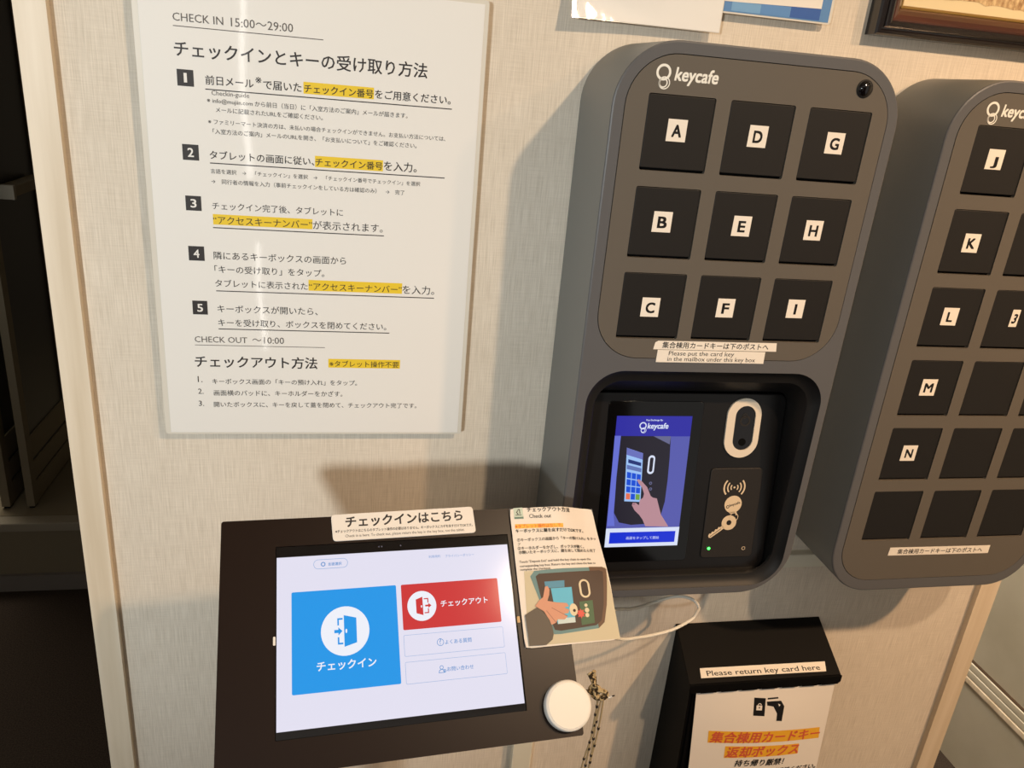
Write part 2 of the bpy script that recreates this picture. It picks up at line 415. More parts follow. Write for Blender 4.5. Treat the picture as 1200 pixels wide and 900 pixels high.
# ---- the cabinet with the touchscreen
ch_pos = {'A': (-.001, 1.523), 'D': (.0749, 1.5235), 'G': (.1503, 1.523), 'B': (-.0016, 1.4445), 'E': (.0756, 1.4447), 'H': (.1483, 1.4445), 'C': (-.0006, 1.3652), 'F': (.0748, 1.3668), 'I': (.1477, 1.3684), 'J': (.3194, 1.5202), 'K': (.3203, 1.4408), 'L': (.3206, 1.3659), '3': (.3974, 1.3664), 'M': (.3201, 1.2885), 'N': (.3198, 1.2118)}
kc = thing('key_cabinet', 'charcoal wall-mounted key cabinet with doors A to I above a recessed touchscreen', 'key cabinet', (0.0733, 0.0, ZB))
cabinet(kc, 0, 0, 3, 1.3145, {(0, 0): 'A', (1, 0): 'D', (2, 0): 'G', (0, 1): 'B', (1, 1): 'E', (2, 1): 'H', (0, 2): 'C', (1, 2): 'F', (2, 2): 'I'}, True)
b = MB(); b.slab(WALL, circ(0.1672, 1.5706, 0.0078), DEP + 0.0002, DEP + 0.0012, m_recess, 0.0006)
dome = [[WALL.p(0.1672 + 0.0066 * math.cos(t) * math.cos(a), 1.5706 + 0.0066 * math.cos(t) * math.sin(a), DEP + 0.001 + 0.0035 * math.sin(t)) for a in [2 * math.pi * k / 24 for k in range(24)]] for t in (0, .4, .8, 1.2, 1.5)]
b.loft(dome, m_lens, cap1=True); b.build('camera_lens', kc)
b = MB(); b.slab(WALL, [(0.0084, 1.3242), (0.1366, 1.3244), (0.1355, 1.3332), (0.0125, 1.3328), (0.0096, 1.3312)], DEP + 0.0002, DEP + 0.0004, m_tape)
b.text(WALL, '集合棟用カードキーは下のポストへ', (0.0170, 1.3262), (0.1275, 1.3263), DEP + 0.0005, m_black, 0.012); b.build('label_strip', kc)
b = MB(); b.slab(WALL, [(0.0129, 1.3113), (0.1255, 1.3116), (0.1251, 1.3238), (0.0131, 1.3238)], DEP + 0.0004, DEP + 0.0006, m_tape)
b.text(WALL, 'Please put the card key', (0.0248, 1.3185), (0.0925, 1.3187), DEP + 0.0007, m_black, 0.0, 0.0058); b.text(WALL, 'in the mailbox under this key box', (0.0243, 1.3128), (0.1160, 1.3131), DEP + 0.0007, m_black, 0.0, 0.0058); b.build('label_strip', kc)
# recess lining: rounded frame, then sloping inner walls down to the tilted face
b = MB()
def zface(x, y): return 0.066 - 0.1273 * (y - 1.262)
R = [(rr(-0.0515, 1.0480, 0.1995, 1.3015, 0.036, 12), DEP - 0.0003), (rr(-0.0490, 1.0505, 0.1970, 1.2990, 0.035, 12), DEP - 0.0035), (rr(-0.0440, 1.0555, 0.1925, 1.2930, 0.031, 12), DEP - 0.0065),
     (rr(-0.0410, 1.0590, 0.1895, 1.2885, 0.028, 12), DEP - 0.0075), (rr(-0.0395, 1.0605, 0.1885, 1.2865, 0.026, 12), DEP - 0.010)]
rings = [[WALL.p(x, y, z) for x, y in o] for o, z in R]
last = rr(-0.0340, 1.0500, 0.1878, 1.2640, 0.012, 12)
rings.append([WALL.p(x, max(y, 1.0606), zface(x, max(y, 1.0606)) - 0.0005) for x, y in last])
b.loft(rings, m_recess); b.build('recess_frame', kc)
ip = MB(); ip.slab(FACE, rr(-0.0345, -0.2060, 0.1880, 0.0000, 0.010, 6), -0.006, 0.0, m_face, 0.0015); ip = ip.build('interface_panel', kc)
# touchscreen with its picture
b = MB()
b.slab(FACE, rr(-0.0130, -0.1915, 0.0925, -0.0090, 0.004, 5), 0.0, 0.0008, m_glass, 0.0004)
z = 0.0010
_h, _bg, _bl = E('screen_header_blue', (52, 50, 168), .9), E('screen_backdrop', (98, 102, 190), .8), E('screen_backdrop_bright', (112, 122, 225), .85)
_ma, _me, _wh = E('screen_dark_machine', (48, 44, 56), .7), E('screen_machine_edge', (120, 122, 165), .7), E('screen_white', (222, 230, 252), .95)
SCRQ = {'left': [[-0.0037, -0.0466], [0.003, -0.0466], [0.0032, -0.1331], [0.0058, -0.1485], [-0.0026, -0.1483]], 'machine': [[0.003, -0.0468], [0.0585, -0.0471], [0.0599, -0.0715], [0.0605, -0.0953], [0.0601, -0.1212], [0.0574, -0.1362], [0.05, -0.1464], [0.0243, -0.1476], [0.0103, -0.1445], [0.0036, -0.1331], [0.0025, -0.0928]], 'edge': [[0.039, -0.047], [0.0585, -0.0471], [0.0581, -0.0561], [0.0486, -0.0516]], 'kiosk': [[0.0108, -0.0596], [0.0294, -0.0659], [0.0322, -0.1211], [0.0139, -0.12]], 'ringc': [0.0398, -0.0788], 'mark1': [0.0414, -0.0998], 'mark2': [0.0421, -0.1064], 'hand': [[0.0255, -0.0961], [0.0276, -0.0949], [0.0319, -0.098], [0.038, -0.1042], [0.0431, -0.1144], [0.0459, -0.1163], [0.0504, -0.1173], [0.0531, -0.1248], [0.0572, -0.1362], [0.0649, -0.1469], [0.0672, -0.1504], [0.0407, -0.1494], [0.0365, -0.1413], [0.0323, -0.136], [0.0262, -0.1303], [0.0229, -0.1246], [0.0235, -0.1217], [0.0272, -0.1221], [0.0307, -0.1248], [0.0312, -0.1188], [0.0346, -0.1161], [0.0352, -0.1115], [0.0322, -0.1045], [0.0281, -0.1]]}
b.rect(FACE, -0.0033, -0.0474, 0.0803, -0.0250, z, _h)
b.rect(FACE, -0.0033, -0.1513, 0.0803, -0.0474, z, _bg)
b.poly(FACE, SCRQ['left'], z + 0.0001, _bl)
b.poly(FACE, SCRQ['machine'], z + 0.0002, _ma)
b.poly(FACE, SCRQ['edge'], z + 0.0003, _me)
b.poly(FACE, SCRQ['kiosk'], z + 0.0003, E('screen_kiosk', (160, 198, 250), .95))
kq = SCRQ['kiosk']
def bil(q, u, v):
    a = [q[0][i] * (1 - u) * (1 - v) + q[1][i] * u * (1 - v) + q[2][i] * u * v + q[3][i] * (1 - u) * v for i in (0, 1)]
    return (a[0], a[1])
def cell(u0, v0, u1, v1, zz, mat): b.poly(FACE, [bil(kq, u0, v0), bil(kq, u1, v0), bil(kq, u1, v1), bil(kq, u0, v1)], zz, mat)
cell(0, 0, 1, .13, z + .0004, E('screen_kiosk_top', (118, 126, 208), .8))
cell(.12, .20, .92, .27, z + .0004, E('screen_kiosk_line', (44, 60, 130), .8)); cell(.05, .31, .95, .39, z + .0004, E('screen_kiosk_grey', (110, 130, 200), .8))
for r in range(4):
    for c in range(3):
        col = (30, 84, 222)
        if r == 3: col = ((240, 120, 90), (30, 84, 222), (120, 170, 70))[c]
        cell(.08 + c * .30, .44 + r * .135, .08 + c * .30 + .26, .44 + r * .135 + .115, z + .0004, E('screen_key_%d%d%d' % col, col, .9))
cx, cy = SCRQ['ringc']
b.poly(FACE, rr(cx - .0038, cy - .0105, cx + .0038, cy + .0105, .0037, 6), z + .0004, _wh)
b.poly(FACE, rr(cx - .0020, cy - .0082, cx + .0020, cy + .0082, .0019, 6), z + .0005, _ma)
for k in ('mark1', 'mark2'):
    x, y = SCRQ[k]; annulus(b, FACE, x, y, .0008, .0017, z + .0004, _me)
b.poly(FACE, SCRQ['hand'], z + .0006, E('screen_hand', (198, 150, 160), .85))
b.poly(FACE, [bil(SCRQ['hand'][15:19], u, v) for u, v in ((.1, .1), (.9, .1), (.8, .6), (.2, .5))], z + .0007, E('screen_hand_shade', (172, 126, 142), .8))
b.rect(FACE, -0.0033, -0.1732, 0.0805, -0.1513, z + .0001, _wh)
_bt = E('screen_button_blue', (28, 52, 214), .95)
b.rect(FACE, 0.0012, -0.1690, 0.0765, -0.1560, z + .0002, _bt)
_tx = E('screen_text', (205, 215, 255), .9)
b.text(FACE, '画面をタップして開始', (0.0203, -0.1643), (0.0580, -0.1647), z + .0003, _tx, 0.01)
key_logo(b, FACE, 0.0262, -0.0356, 0.46, z + .0002, _wh, 0.0312, 0.0545, -0.0386, 0.0082)
b.text(FACE, 'Key Exchange By', (0.0292, -0.0302), (0.0475, -0.0302), z + .0003, _wh, 0.02)
ts = b.build('touchscreen', ip); ts['label'] = 'small lit touchscreen with blue header and a hand tapping keys'
# oval sensor ring
b = MB()
ov = rr(0.1198, -0.0712, 0.1590, -0.0046, 0.0195, 12); oi = rr(0.1292, -0.0628, 0.1525, -0.0130, 0.0116, 12)
ovs = lambda o: [(x - (y + 0.038) * -0.0, y) for x, y in o]
b.plate(FACE, ov, [oi], 0.0, 0.0022, m_ring)
b.build('sensor_ring', ip)['label'] = 'pale oval ring around the sensor window'
b = MB(); b.slab(FACE, inset(oi, -0.0004), 0.0, 0.0007, m_lens); b.slab(FACE, circ(0.1412, -0.0540, 0.0042), 0.0007, 0.0012, m_void, .0002)
annulus(b, FACE, 0.1415, -0.030, .0042, .0062, .0009, m_gpanel); annulus(b, FACE, 0.1405, -0.0245, .002, .003, .0009, m_gpanel); b.build('sensor_window', ip)
# key reader pad with its printed key symbol
b = MB(); b.slab(FACE, rr(0.1096, -0.1895, 0.1710, -0.0838, 0.0045, 5), 0.0, 0.0014, m_gpanel, 0.0006)
z = 0.0016
b.poly(FACE, circ(0.1393, -0.1059, 0.0012, seg=14), z, m_cream)
for k, (r0, r1) in enumerate(((.0034, .0048), (.0072, .0087), (.0112, .0130))):
    for a in (0, 180): annulus(b, FACE, 0.1393, -0.1059, r0, r1, z, m_cream, a - 42, a + 42, 12)
b.poly(FACE, circ(0.1404, -0.1258, 0.0102), z, m_cream)
b.text(FACE, 'keycafe', (0.1368, -0.1285), (0.1488, -0.1248), z + .0001, m_gpanel, 0.02); annulus(b, FACE, 0.1343, -0.1287, .0011, .0019, z + .0001, m_gpanel)
b.poly(FACE, [(0.1362, -0.1350), (0.1454, -0.1343), (0.1468, -0.1378), (0.1458, -0.1395), (0.1442, -0.1362), (0.1382, -0.1368)], z, m_cream)
annulus(b, FACE, 0.1432, -0.1410, .0046, .0053, z + .0001, m_cream)
annulus(b, FACE, 0.1384, -0.1476, .0030, .0088, z, m_cream)
ang = math.atan2(-0.1640 + 0.1476, 0.1171 - 0.1384); ux, uy = math.cos(ang), math.sin(ang); vx, vy = -uy, ux
kp_ = lambda s, t: (0.1384 + ux * s + vx * t, -0.1476 + uy * s + vy * t)
b.poly(FACE, [kp_(.0080, .0022), kp_(.0262, .0022), kp_(.0280, .0004), kp_(.0272, -.0020), kp_(.0248, -.0034), kp_(.0235, -.0020), kp_(.0212, -.0034), kp_(.0195, -.0018), kp_(.0165, -.0034), kp_(.0150, -.0018), kp_(.0122, -.0033), kp_(.0110, -.0018), kp_(.0080, -.0022)], z, m_cream)
b.poly(FACE, [kp_(.011, .0006), kp_(.0262, .0006), kp_(.0262, -.0001), kp_(.011, -.0001)], z + .0001, m_gpanel)
annulus(b, FACE, 0.1602, -0.1790, .0016, .0022, z, m_cream, 110, 430); b.rect(FACE, .16, -.1778, .1604, -.1766, z, m_cream)
b.build('key_reader', ip)
b = MB(); b.slab(FACE, circ(0.1183, -0.1781, 0.0016, seg=16), 0.0014, 0.0022, m_led, .0006); b.build('indicator_light', ip)['label'] = 'small green lit indicator'

# ---- the larger cabinet without a screen
k2 = thing('key_cabinet', 'charcoal wall-mounted key cabinet filled with black doors from J to N, no touchscreen', 'key cabinet', (0.3968, 0.0, ZB - 0.0045))
cabinet(k2, 0.3235 - 0.0017, -0.0045, 6, 1.0530, {(0, 0): 'J', (0, 1): 'K', (0, 2): 'L', (1, 2): '3', (0, 3): 'M', (0, 4): 'N'}, False)
b = MB(); b.slab(WALL, [(0.3307, 1.0815), (0.4644, 1.0803), (0.4642, 1.0910), (0.3314, 1.0920)], DEP + 0.0002, DEP + 0.0004, m_tape)
b.text(WALL, '集合棟用カードキーは下のポストへ', (0.3420, 1.0837), (0.4550, 1.0828), DEP + 0.0005, m_black, 0.012); b.build('label_strip', k2)

# ================================================================== TABLET STAND
tb = thing('tablet_stand', 'dark bronze floor stand holding a lit check-in tablet in a tilted enclosure', 'tablet stand', (-0.33, -0.20, 0.0))
b = MB()
b.slab(TAB, rr(-0.0460, -0.1705, 0.2573, 0.0340, 0.0022, 3), -0.014, -0.0022, m_encl_s)
b.plate(TAB, rr(-0.0460, -0.1705, 0.2573, 0.0340, 0.0022, 3), [rr(-0.0010, -0.1455, 0.2085, 0.0095, 0.0008, 2)], -0.0022, 0.0, m_encl)
b.slab(TAB, rr(0.2085, -0.0715, 0.2112, -0.0660, 0.0005, 2), -0.001, 0.0004, M('brass_tint', (190, 150, 92), 0.4))
b.slab(TAB, rr(-0.0028, -0.0725, -0.0008, -0.0655, 0.0005, 2), -0.001, 0.0004, m_tape)
b.build('enclosure', tb)
b = MB(); b.slab(TAB, rr(0.02, -0.13, 0.19, -0.01, 0.01, 4), -0.040, -0.014, m_encl_s)
c0 = TAB.p(0.07, -0.07, -0.03); b.tube([c0, Vector((-0.33, -0.20, c0.z - 0.05))], 0.018, m_encl_s, 14); b.build('bracket', tb)
b = MB(); b.tube([(-0.33, -0.20, 0.010), (-0.33, -0.20, c0.z - 0.045)], 0.022, m_encl_s, 20); b.build('pole', tb)
b = MB(); b.slab(Frame((-0.33, -0.20, 0), (1, 0, 0), (0, 1, 0)), rr(-0.17, -0.16, 0.17, 0.16, 0.02), 0.0, 0.010, m_encl_s, 0.002); b.build('base_plate', tb)
b = MB(); b.slab(TAB, rr(-0.0005, -0.1450, 0.2080, 0.0090, 0.0006, 2), -0.0021, -0.0009, m_tabglass)
for x in (0.088, 0.0905, 0.1075): b.poly(TAB, circ(x, 0.0047, 0.0007, seg=10), -0.0008, M('sensor_dot', (90, 92, 110), 0.2))
tab = b.build('tablet', tb)
b = MB(); z = -0.0007
s_w, s_b, s_r, s_l = E('tablet_white', (236, 233, 250), .92), E('tablet_blue', (46, 158, 240), .92), E('tablet_red', (214, 62, 62), .92), E('tablet_line', (150, 182, 226), .9)
s_t, s_i = E('tablet_text_blue', (110, 158, 216), .9), E('tablet_icon_white', (244, 246, 255), .95)
b.rect(TAB, 0.0, -0.1391, 0.2072, 0.0, z, s_w)
def outline_box(x0, y0, x1, y1, r, t, mat):
    b.poly(TAB, rr(x0, y0, x1, y1, r, 5), z + .0001, mat); b.poly(TAB, rr(x0 + t, y0 + t, x1 - t, y1 - t, max(r - t, .0002), 5), z + .0002, s_w)
outline_box(0.0307, -0.0119, 0.0601, -0.0036, 0.0040, 0.0004, s_l)
annulus(b, TAB, 0.0389, -0.0079, .0012, .0020, z + .0003, s_t); b.text(TAB, '言語選択', (0.0430, -0.0093), (0.0548, -0.0093), z + .0003, s_t, 0.02)
b.text(TAB, '利用規約', (0.1322, -0.0082), (0.1430, -0.0082), z + .0003, s_t, 0.0); b.text(TAB, 'プライバシーポリシー', (0.1474, -0.0086), (0.1744, -0.0086), z + .0003, s_t, 0.0)
bw = MB(); b2_ = b
bb = MB(); bb.poly(TAB, rr(0.0121, -0.1126, 0.1012, -0.0303, 0.0012, 4), z + .0002, s_b)
bb.poly(TAB, circ(0.0562, -0.0655, 0.0203, seg=40), z + .0003, s_i)
def door_icon(q, cx, cy, k, mat, flip):
    P = lambda pts: [(cx + x * k, cy + y * k) for x, y in pts]
    if flip:
        q.poly(TAB, P([(-.0085, .0095), (.0012, .0128), (.0012, -.0128), (-.0085, -.0095)]), z + .0004, mat)
        for pts in ([(.003, .0105), (.0095, .0105), (.0095, .004), (.008, .004), (.008, .009), (.003, .009)], [(.003, -.0105), (.0095, -.0105), (.0095, -.004), (.008, -.004), (.008, -.009), (.003, -.009)],
                    [(.0045, .0012), (.009, .0012), (.009, .0035), (.0135, 0), (.009, -.0035), (.009, -.0012), (.0045, -.0012)]): q.poly(TAB, P(pts), z + .0004, mat)
        q.poly(TAB, circ(cx - .0010 * k, cy - .0004, .0009 * k, .0018 * k, 10), z + .0005, s_i)
    else:
        q.poly(TAB, P([(-.0010, .0130), (.0095, .0102), (.0095, -.0102), (-.0010, -.0130)]), z + .0004, mat)
        for pts in ([(-.0065, .0108), (-.0020, .0108), (-.0020, .0094), (-.0052, .0094), (-.0052, .0048), (-.0065, .0048)], [(-.0065, -.0108), (-.0020, -.0108), (-.0020, -.0094), (-.0052, -.0094), (-.0052, -.0048), (-.0065, -.0048)],
                    [(-.0092, .0013), (-.0058, .0013), (-.0058, .0033), (-.0024, 0), (-.0058, -.0033), (-.0058, -.0013), (-.0092, -.0013)]): q.poly(TAB, P(pts), z + .0004, mat)
        q.poly(TAB, circ(cx + .0008 * k, cy - .0002, .0008 * k, .0018 * k, 10), z + .0005, s_i)
door_icon(bb, 0.0562, -0.0655, 1.0, s_b, False)
bb.text(TAB, 'チェックイン', (0.0320, -0.0955), (0.0812, -0.0960), z + .0004, s_i, 0.022)
# the buttons, each a lit field of the screen
b_scr = b
rb = MB(); rb.poly(TAB, rr(0.1055, -0.0693, 0.1941, -0.0304, 0.0012, 4), z + .0002, s_r)
rb.poly(TAB, circ(0.1231, -0.0499, 0.0129, seg=36), z + .0003, s_i); door_icon(rb, 0.1232, -0.0500, 0.62, s_r, True)
rb.text(TAB, 'チェックアウト', (0.1400, -0.0518), (0.1832, -0.0514), z + .0004, s_i, 0.02)
def plain_button(y0, y1, txt, tx0, tx1, ty, icon):
    q = MB(); q.poly(TAB, rr(0.1054, y0, 0.1946, y1, 0.0012, 4), z + .0001, s_l); q.poly(TAB, rr(0.1057, y0 + .0003, 0.1943, y1 - .0003, 0.0010, 4), z + .0002, s_w)
    if icon: annulus(q, TAB, 0.1372, ty + .0018, .0026, .0031, z + .0003, s_t); q.text(TAB, '?', (0.1364, ty), (0.1380, ty), z + .0003, s_t)
    else:
        annulus(q, TAB, 0.1366, ty + .0034, .0012, .0017, z + .0003, s_t); annulus(q, TAB, 0.1366, ty - .0006, .0021, .0027, z + .0003, s_t, 0, 180, 14); q.rect(TAB, .1339, ty - .0011, .1393, ty - .0006, z + .0003, s_t)
        annulus(q, TAB, 0.1392, ty + .0004, .0007, .0013, z + .0004, s_t)
    q.text(TAB, txt, (tx0, ty), (tx1, ty), z + .0003, s_t, 0.012)
    return q
q1 = plain_button(-0.0912, -0.0735, 'よくある質問', 0.1412, 0.1650, -0.0838, True)
q2 = plain_button(-0.1136, -0.0957, 'お問い合わせ', 0.1412, 0.1648, -0.1062, False)
def merge(dst, src):
    k = len(dst.v); dst.v += src.v
    for f, i in zip(src.f, src.mi): dst.f.append([a + k for a in f]); dst.mi.append(dst.m(src.mats[i]))
for q in (bb, rb, q1, q2): merge(b_scr, q)
b_scr.build('screen', tab)['label'] = 'lit screen with a blue check-in field and a red check-out field'

# name plate standing on the upper edge of the enclosure
b = MB(); z0, z1 = 0.0001, 0.0014
pl = [(0.0478, 0.0113), (0.1781, 0.0123), (0.1769, 0.0372), (0.0464, 0.0353)]
def round_poly(pts, r, seg=4):
    out = []; n = len(pts)
    for i in range(n):
        a, c, d = Vector(pts[i - 1]), Vector(pts[i]), Vector(pts[(i + 1) % n])
        p0 = c + (a - c).normalized() * r; p1 = c + (d - c).normalized() * r
        for k in range(seg + 1):
            t = k / seg; q = p0 * (1 - t) ** 2 + c * 2 * t * (1 - t) + p1 * t * t; out.append((q.x, q.y))
    return out
b.slab(TAB, round_poly(pl, 0.0035), z0, z1, m_sheen, 0.0003, 2)
b.text(TAB, 'チェックインはこちら', (0.0590, 0.0240), (0.1665, 0.0252), z1 + .0001, m_ink, 0.03)
b.text(TAB, '※チェックアウトはこちらのタブレット操作の必要はありません。キーボックスにカギを戻すだけでOKです。', (0.0500, 0.0188), (0.1752, 0.0186), z1 + .0001, m_black, 0.012, 0.0029)
b.text(TAB, 'Check in is here. To check out, please return the key in the key box, not the tablet.', (0.0585, 0.0143), (0.1672, 0.0145), z1 + .0001, m_ink, 0.0, 0.0032)
o = b.build('name_plate', at=TAB.p(0.11, 0.024, 0.0)); tag(o, 'cream check-in name plate stuck on the top edge of the tablet enclosure', 'sign')

# check-out card overhanging the right edge of the enclosure, its free corner curling back
CD = {'outer': [[0.2123, 0.0331], [0.2953, 0.0336], [0.3042, -0.0944], [0.2134, -0.0945]], 'icon': [[0.2163, 0.0335], [0.2254, 0.0229]], 't1': [[0.2297, 0.0296], [0.2747, 0.0284]], 't2': [[0.2311, 0.0233], [0.2533, 0.0227]], 'hl': [[0.2162, 0.0179], [0.2648, 0.0168], [0.2644, 0.0129], [0.2158, 0.0137]], 'th': [[0.2162, 0.0142], [0.2636, 0.0135]], 't3': [[0.216, 0.0099], [0.2873, 0.0084]], 't4': [[0.2164, 0.0014], [0.3001, 0.0007]], 't5': [[0.2166, -0.0024], [0.2191, -0.0026]], 't6': [[0.2161, -0.0064], [0.2842, -0.0075]], 't7': [[0.2167, -0.0103], [0.2964, -0.0116]], 'e1': [[0.2163, -0.0188], [0.2887, -0.0196]], 'e2': [[0.2163, -0.0227], [0.2931, -0.0236]], 'e3': [[0.2162, -0.0259], [0.2461, -0.0262]], 'photo': [[0.2197, -0.0265], [0.3023, -0.0273], [0.3046, -0.0939], [0.2159, -0.0927]], 'teal': [[0.225, -0.0316], [0.2296, -0.0268], [0.2518, -0.0262], [0.2988, -0.0268], [0.3027, -0.0293], [0.2963, -0.0625], [0.2915, -0.078], [0.2849, -0.0829], [0.2477, -0.0849], [0.241, -0.0846], [0.2304, -0.0511]], 'mach': [[0.2302, -0.032], [0.2336, -0.0298], [0.2951, -0.03], [0.2984, -0.0316], [0.2931, -0.0622], [0.2887, -0.0762], [0.2828, -0.0801], [0.2481, -0.0821], [0.2424, -0.0809], [0.2329, -0.0513]], 'scr': [[0.2433, -0.0438], [0.2638, -0.044], [0.2631, -0.0756], [0.2456, -0.0761]], 'scrtop': [[0.2379, -0.0373], [0.2576, -0.0374], [0.2569, -0.0435], [0.2382, -0.0434]], 'foot': [[0.2463, -0.0711], [0.2631, -0.0713], [0.263, -0.0759], [0.246, -0.0761]], 'cap': [[0.2784, -0.0377], [0.2755, -0.0548], [0.2713, -0.0458], [0.2819, -0.0466]], 'green': [[0.2694, -0.058], [0.2827, -0.0574], [0.2817, -0.0779], [0.2686, -0.0789]], 'star': [0.2693, -0.0686], 'fob': [0.2627, -0.0646], 'w1': [0.2757, -0.066], 'w2': [0.2753, -0.0704], 'w3': [0.2753, -0.0616], 'hand': [[0.2377, -0.0421], [0.2403, -0.0415], [0.2418, -0.0448], [0.2408, -0.0495], [0.2384, -0.0549], [0.2467, -0.0568], [0.2568, -0.0582], [0.2584, -0.0611], [0.2536, -0.062], [0.2584, -0.0643], [0.2571, -0.0673], [0.2519, -0.0677], [0.2559, -0.07], [0.2529, -0.0725], [0.2462, -0.0719], [0.2441, -0.0748], [0.2391, -0.0764], [0.2381, -0.072], [0.2338, -0.0639], [0.226, -0.0586], [0.23, -0.0542], [0.2346, -0.0514]], 'sleeve': [[0.2155, -0.0656], [0.2276, -0.06], [0.2329, -0.0639], [0.2381, -0.072], [0.2399, -0.0784], [0.2402, -0.0845], [0.2387, -0.089], [0.2323, -0.0932], [0.2164, -0.0927]]}
def sm(t): t = max(0.0, min(1.0, t)); return t * t * (3 - 2 * t)
class Bent(Frame):
    def p(s, x, y, z=0.0):
        d = -0.017 * sm((x - 0.2580) / 0.046) * sm((y + 0.055) / 0.09)
        return s.O + s.ex * x + s.ey * (y) + s.n * (z + d + 0.0016)
CF = Bent(TAB.O, TAB.ex, TAB.ey)
def grid(b, x0, y0, x1, y1, z, mat, nx=14, ny=16, r=0.003):
    """finely divided rectangle with rounded corners so that it can bend"""
    vs_, fs = [], []
    for j in range(ny + 1):
        for i in range(nx + 1):
            x = x0 + (x1 - x0) * i / nx; y = y0 + (y1 - y0) * j / ny
            if i in (0, nx) and j in (0, ny): x += r * 0.3 * (1 if i == 0 else -1); y += r * 0.3 * (1 if j == 0 else -1)
            vs_.append(CF.p(x, y, z))
    k = nx + 1
    for j in range(ny):
        for i in range(nx): fs.append([j * k + i, j * k + i + 1, (j + 1) * k + i + 1, (j + 1) * k + i])
    b.add(vs_, fs, mat)
def fine(pts, n=5):
    out = []
    for i in range(len(pts)):
        a, c = pts[i], pts[(i + 1) % len(pts)]
        for k in range(n): out.append((a[0] + (c[0] - a[0]) * k / n, a[1] + (c[1] - a[1]) * k / n))
    return out
def bpoly(b, pts, z, mat):
    """filled outline divided into small cells, so that it follows the bend"""
    bm = bmesh.new(); vv = [bm.verts.new((x, y, 0)) for x, y in pts]
    a = sum(pts[i][0] * pts[(i + 1) % len(pts)][1] - pts[(i + 1) % len(pts)][0] * pts[i][1] for i in range(len(pts)))
    bm.faces.new(vv if a > 0 else vv[::-1])
    for ax in (0, 1):
        lo, hi = min(q[ax] for q in pts), max(q[ax] for q in pts); c = math.ceil(lo / 0.006) * 0.006
        while c < hi:
            bmesh.ops.bisect_plane(bm, geom=bm.verts[:] + bm.edges[:] + bm.faces[:], plane_co=(c, c, 0), plane_no=(1, 0, 0) if ax == 0 else (0, 1, 0)); c += 0.006
    bm.verts.index_update()
    b.add([CF.p(v.co.x, v.co.y, z) for v in bm.verts], [[v.index for v in f.verts] for f in bm.faces], mat); bm.free()
b = MB()
grid(b, 0.2126, -0.0945, 0.3036, 0.0333, 0.0, m_sheen); grid(b, 0.2126, -0.0945, 0.3036, 0.0333, 0.0006, m_sheen)
# close the rim between the two faces
rim = [(0.2126 + 0.0910 * i / 14, -0.0945) for i in range(15)] + [(0.3036, -0.0945 + 0.1278 * j / 16) for j in range(1, 17)] + [(0.3036 - 0.0910 * i / 14, 0.0333) for i in range(1, 15)] + [(0.2126, 0.0333 - 0.1278 * j / 16) for j in range(1, 16)]
b.loft([[CF.p(x, y, 0.0) for x, y in rim], [CF.p(x, y, 0.0006) for x, y in rim]], m_sheen)
z = 0.0008
def tline(st, k, bold=0.01, mat=None, h=None): b.text(CF, st, CD[k][0], CD[k][1], z + .0002, mat or m_black, bold, h)
(ix0, iy0), (ix1, iy1) = CD['icon']
bpoly(b, [(ix0, iy0), (ix1, iy0 + .0003), (ix1, iy1), (ix0, iy1)], z, M('icon_pale_green', (190, 206, 190), .5)); bpoly(b, [(ix0, iy1 + .0018), (ix1, iy1 + .0018), (ix1, iy1), (ix0, iy1)], z + .0001, M('icon_green', (92, 124, 112), .5))
icx, icy = (ix0 + ix1) / 2, (iy0 + iy1) / 2
for pts in ([(-.0004, .0030), (.0018, .0030), (.0018, -.0014), (.0010, -.0014), (.0010, .0022), (-.0004, .0022)], [(-.0022, .0000), (-.0006, .0020), (.0000, .0016), (-.0012, .0000), (.0000, -.0016), (-.0008, -.0022)], [(-.0030, -.0022), (.0028, -.0022), (.0028, -.0028), (-.0030, -.0028)]):
    b.poly(CF, [(icx + x, icy + y + .001) for x, y in pts], z + .0001, m_ink)
tline('チェックアウト方法', 't1', 0.02); tline('Check out', 't2', 0.0)
bpoly(b, CD['hl'], z, M('orange_highlight', (246, 186, 62), .5)); tline('※タブレット操作はなしで、', 'th', 0.012, M('orange_print', (222, 104, 30), .5))
tline('キーボックスに鍵を戻すだけでOKです。', 't3', 0.016); tline('①キーボックスの画面から「キーの預け入れ」をタッ', 't4'); tline('プ', 't5'); tline('②キーホルダーをかざし、ボックスが開く。', 't6'); tline('③開いたキーボックスに、鍵を戻して閉めたら完了', 't7')
tline('Touch "Deposit Exit" and hold the key chain to open the', 'e1', 0.0); tline('corresponding key box. Return the key and close the box to', 'e2', 0.0); tline('complete the checkout.', 'e3', 0.0)
ph = CD['photo']
bpoly(b, ph, z, M('photo_wall', (206, 196, 168), .55, .25)); bpoly(b, CD['teal'], z + .0002, M('photo_teal', (112, 144, 146), .55, .25)); bpoly(b, [CD['teal'][i] for i in (3, 4, 5, 6, 7)] + [(CD['teal'][7][0], CD['teal'][2][1])], z + .0003, M('photo_brown_edge', (112, 88, 72), .55, .25)); bpoly(b, CD['mach'], z + .0004, M('photo_machine', (84, 70, 62), .55, .25))
bpoly(b, CD['scrtop'], z + .0005, M('photo_screen_dim', (94, 150, 178), .55, .25)); bpoly(b, CD['scr'], z + .0006, M('photo_screen', (104, 190, 222), .55, .25)); bpoly(b, CD['foot'], z + .0007, M('photo_pale', (206, 222, 222), .55, .25))
c4 = CD['cap']; hx, hy = (c4[3][0] - c4[2][0]) / 2, (c4[0][1] - c4[1][1]) / 2; ccx, ccy = (c4[2][0] + c4[3][0]) / 2, (c4[0][1] + c4[1][1]) / 2
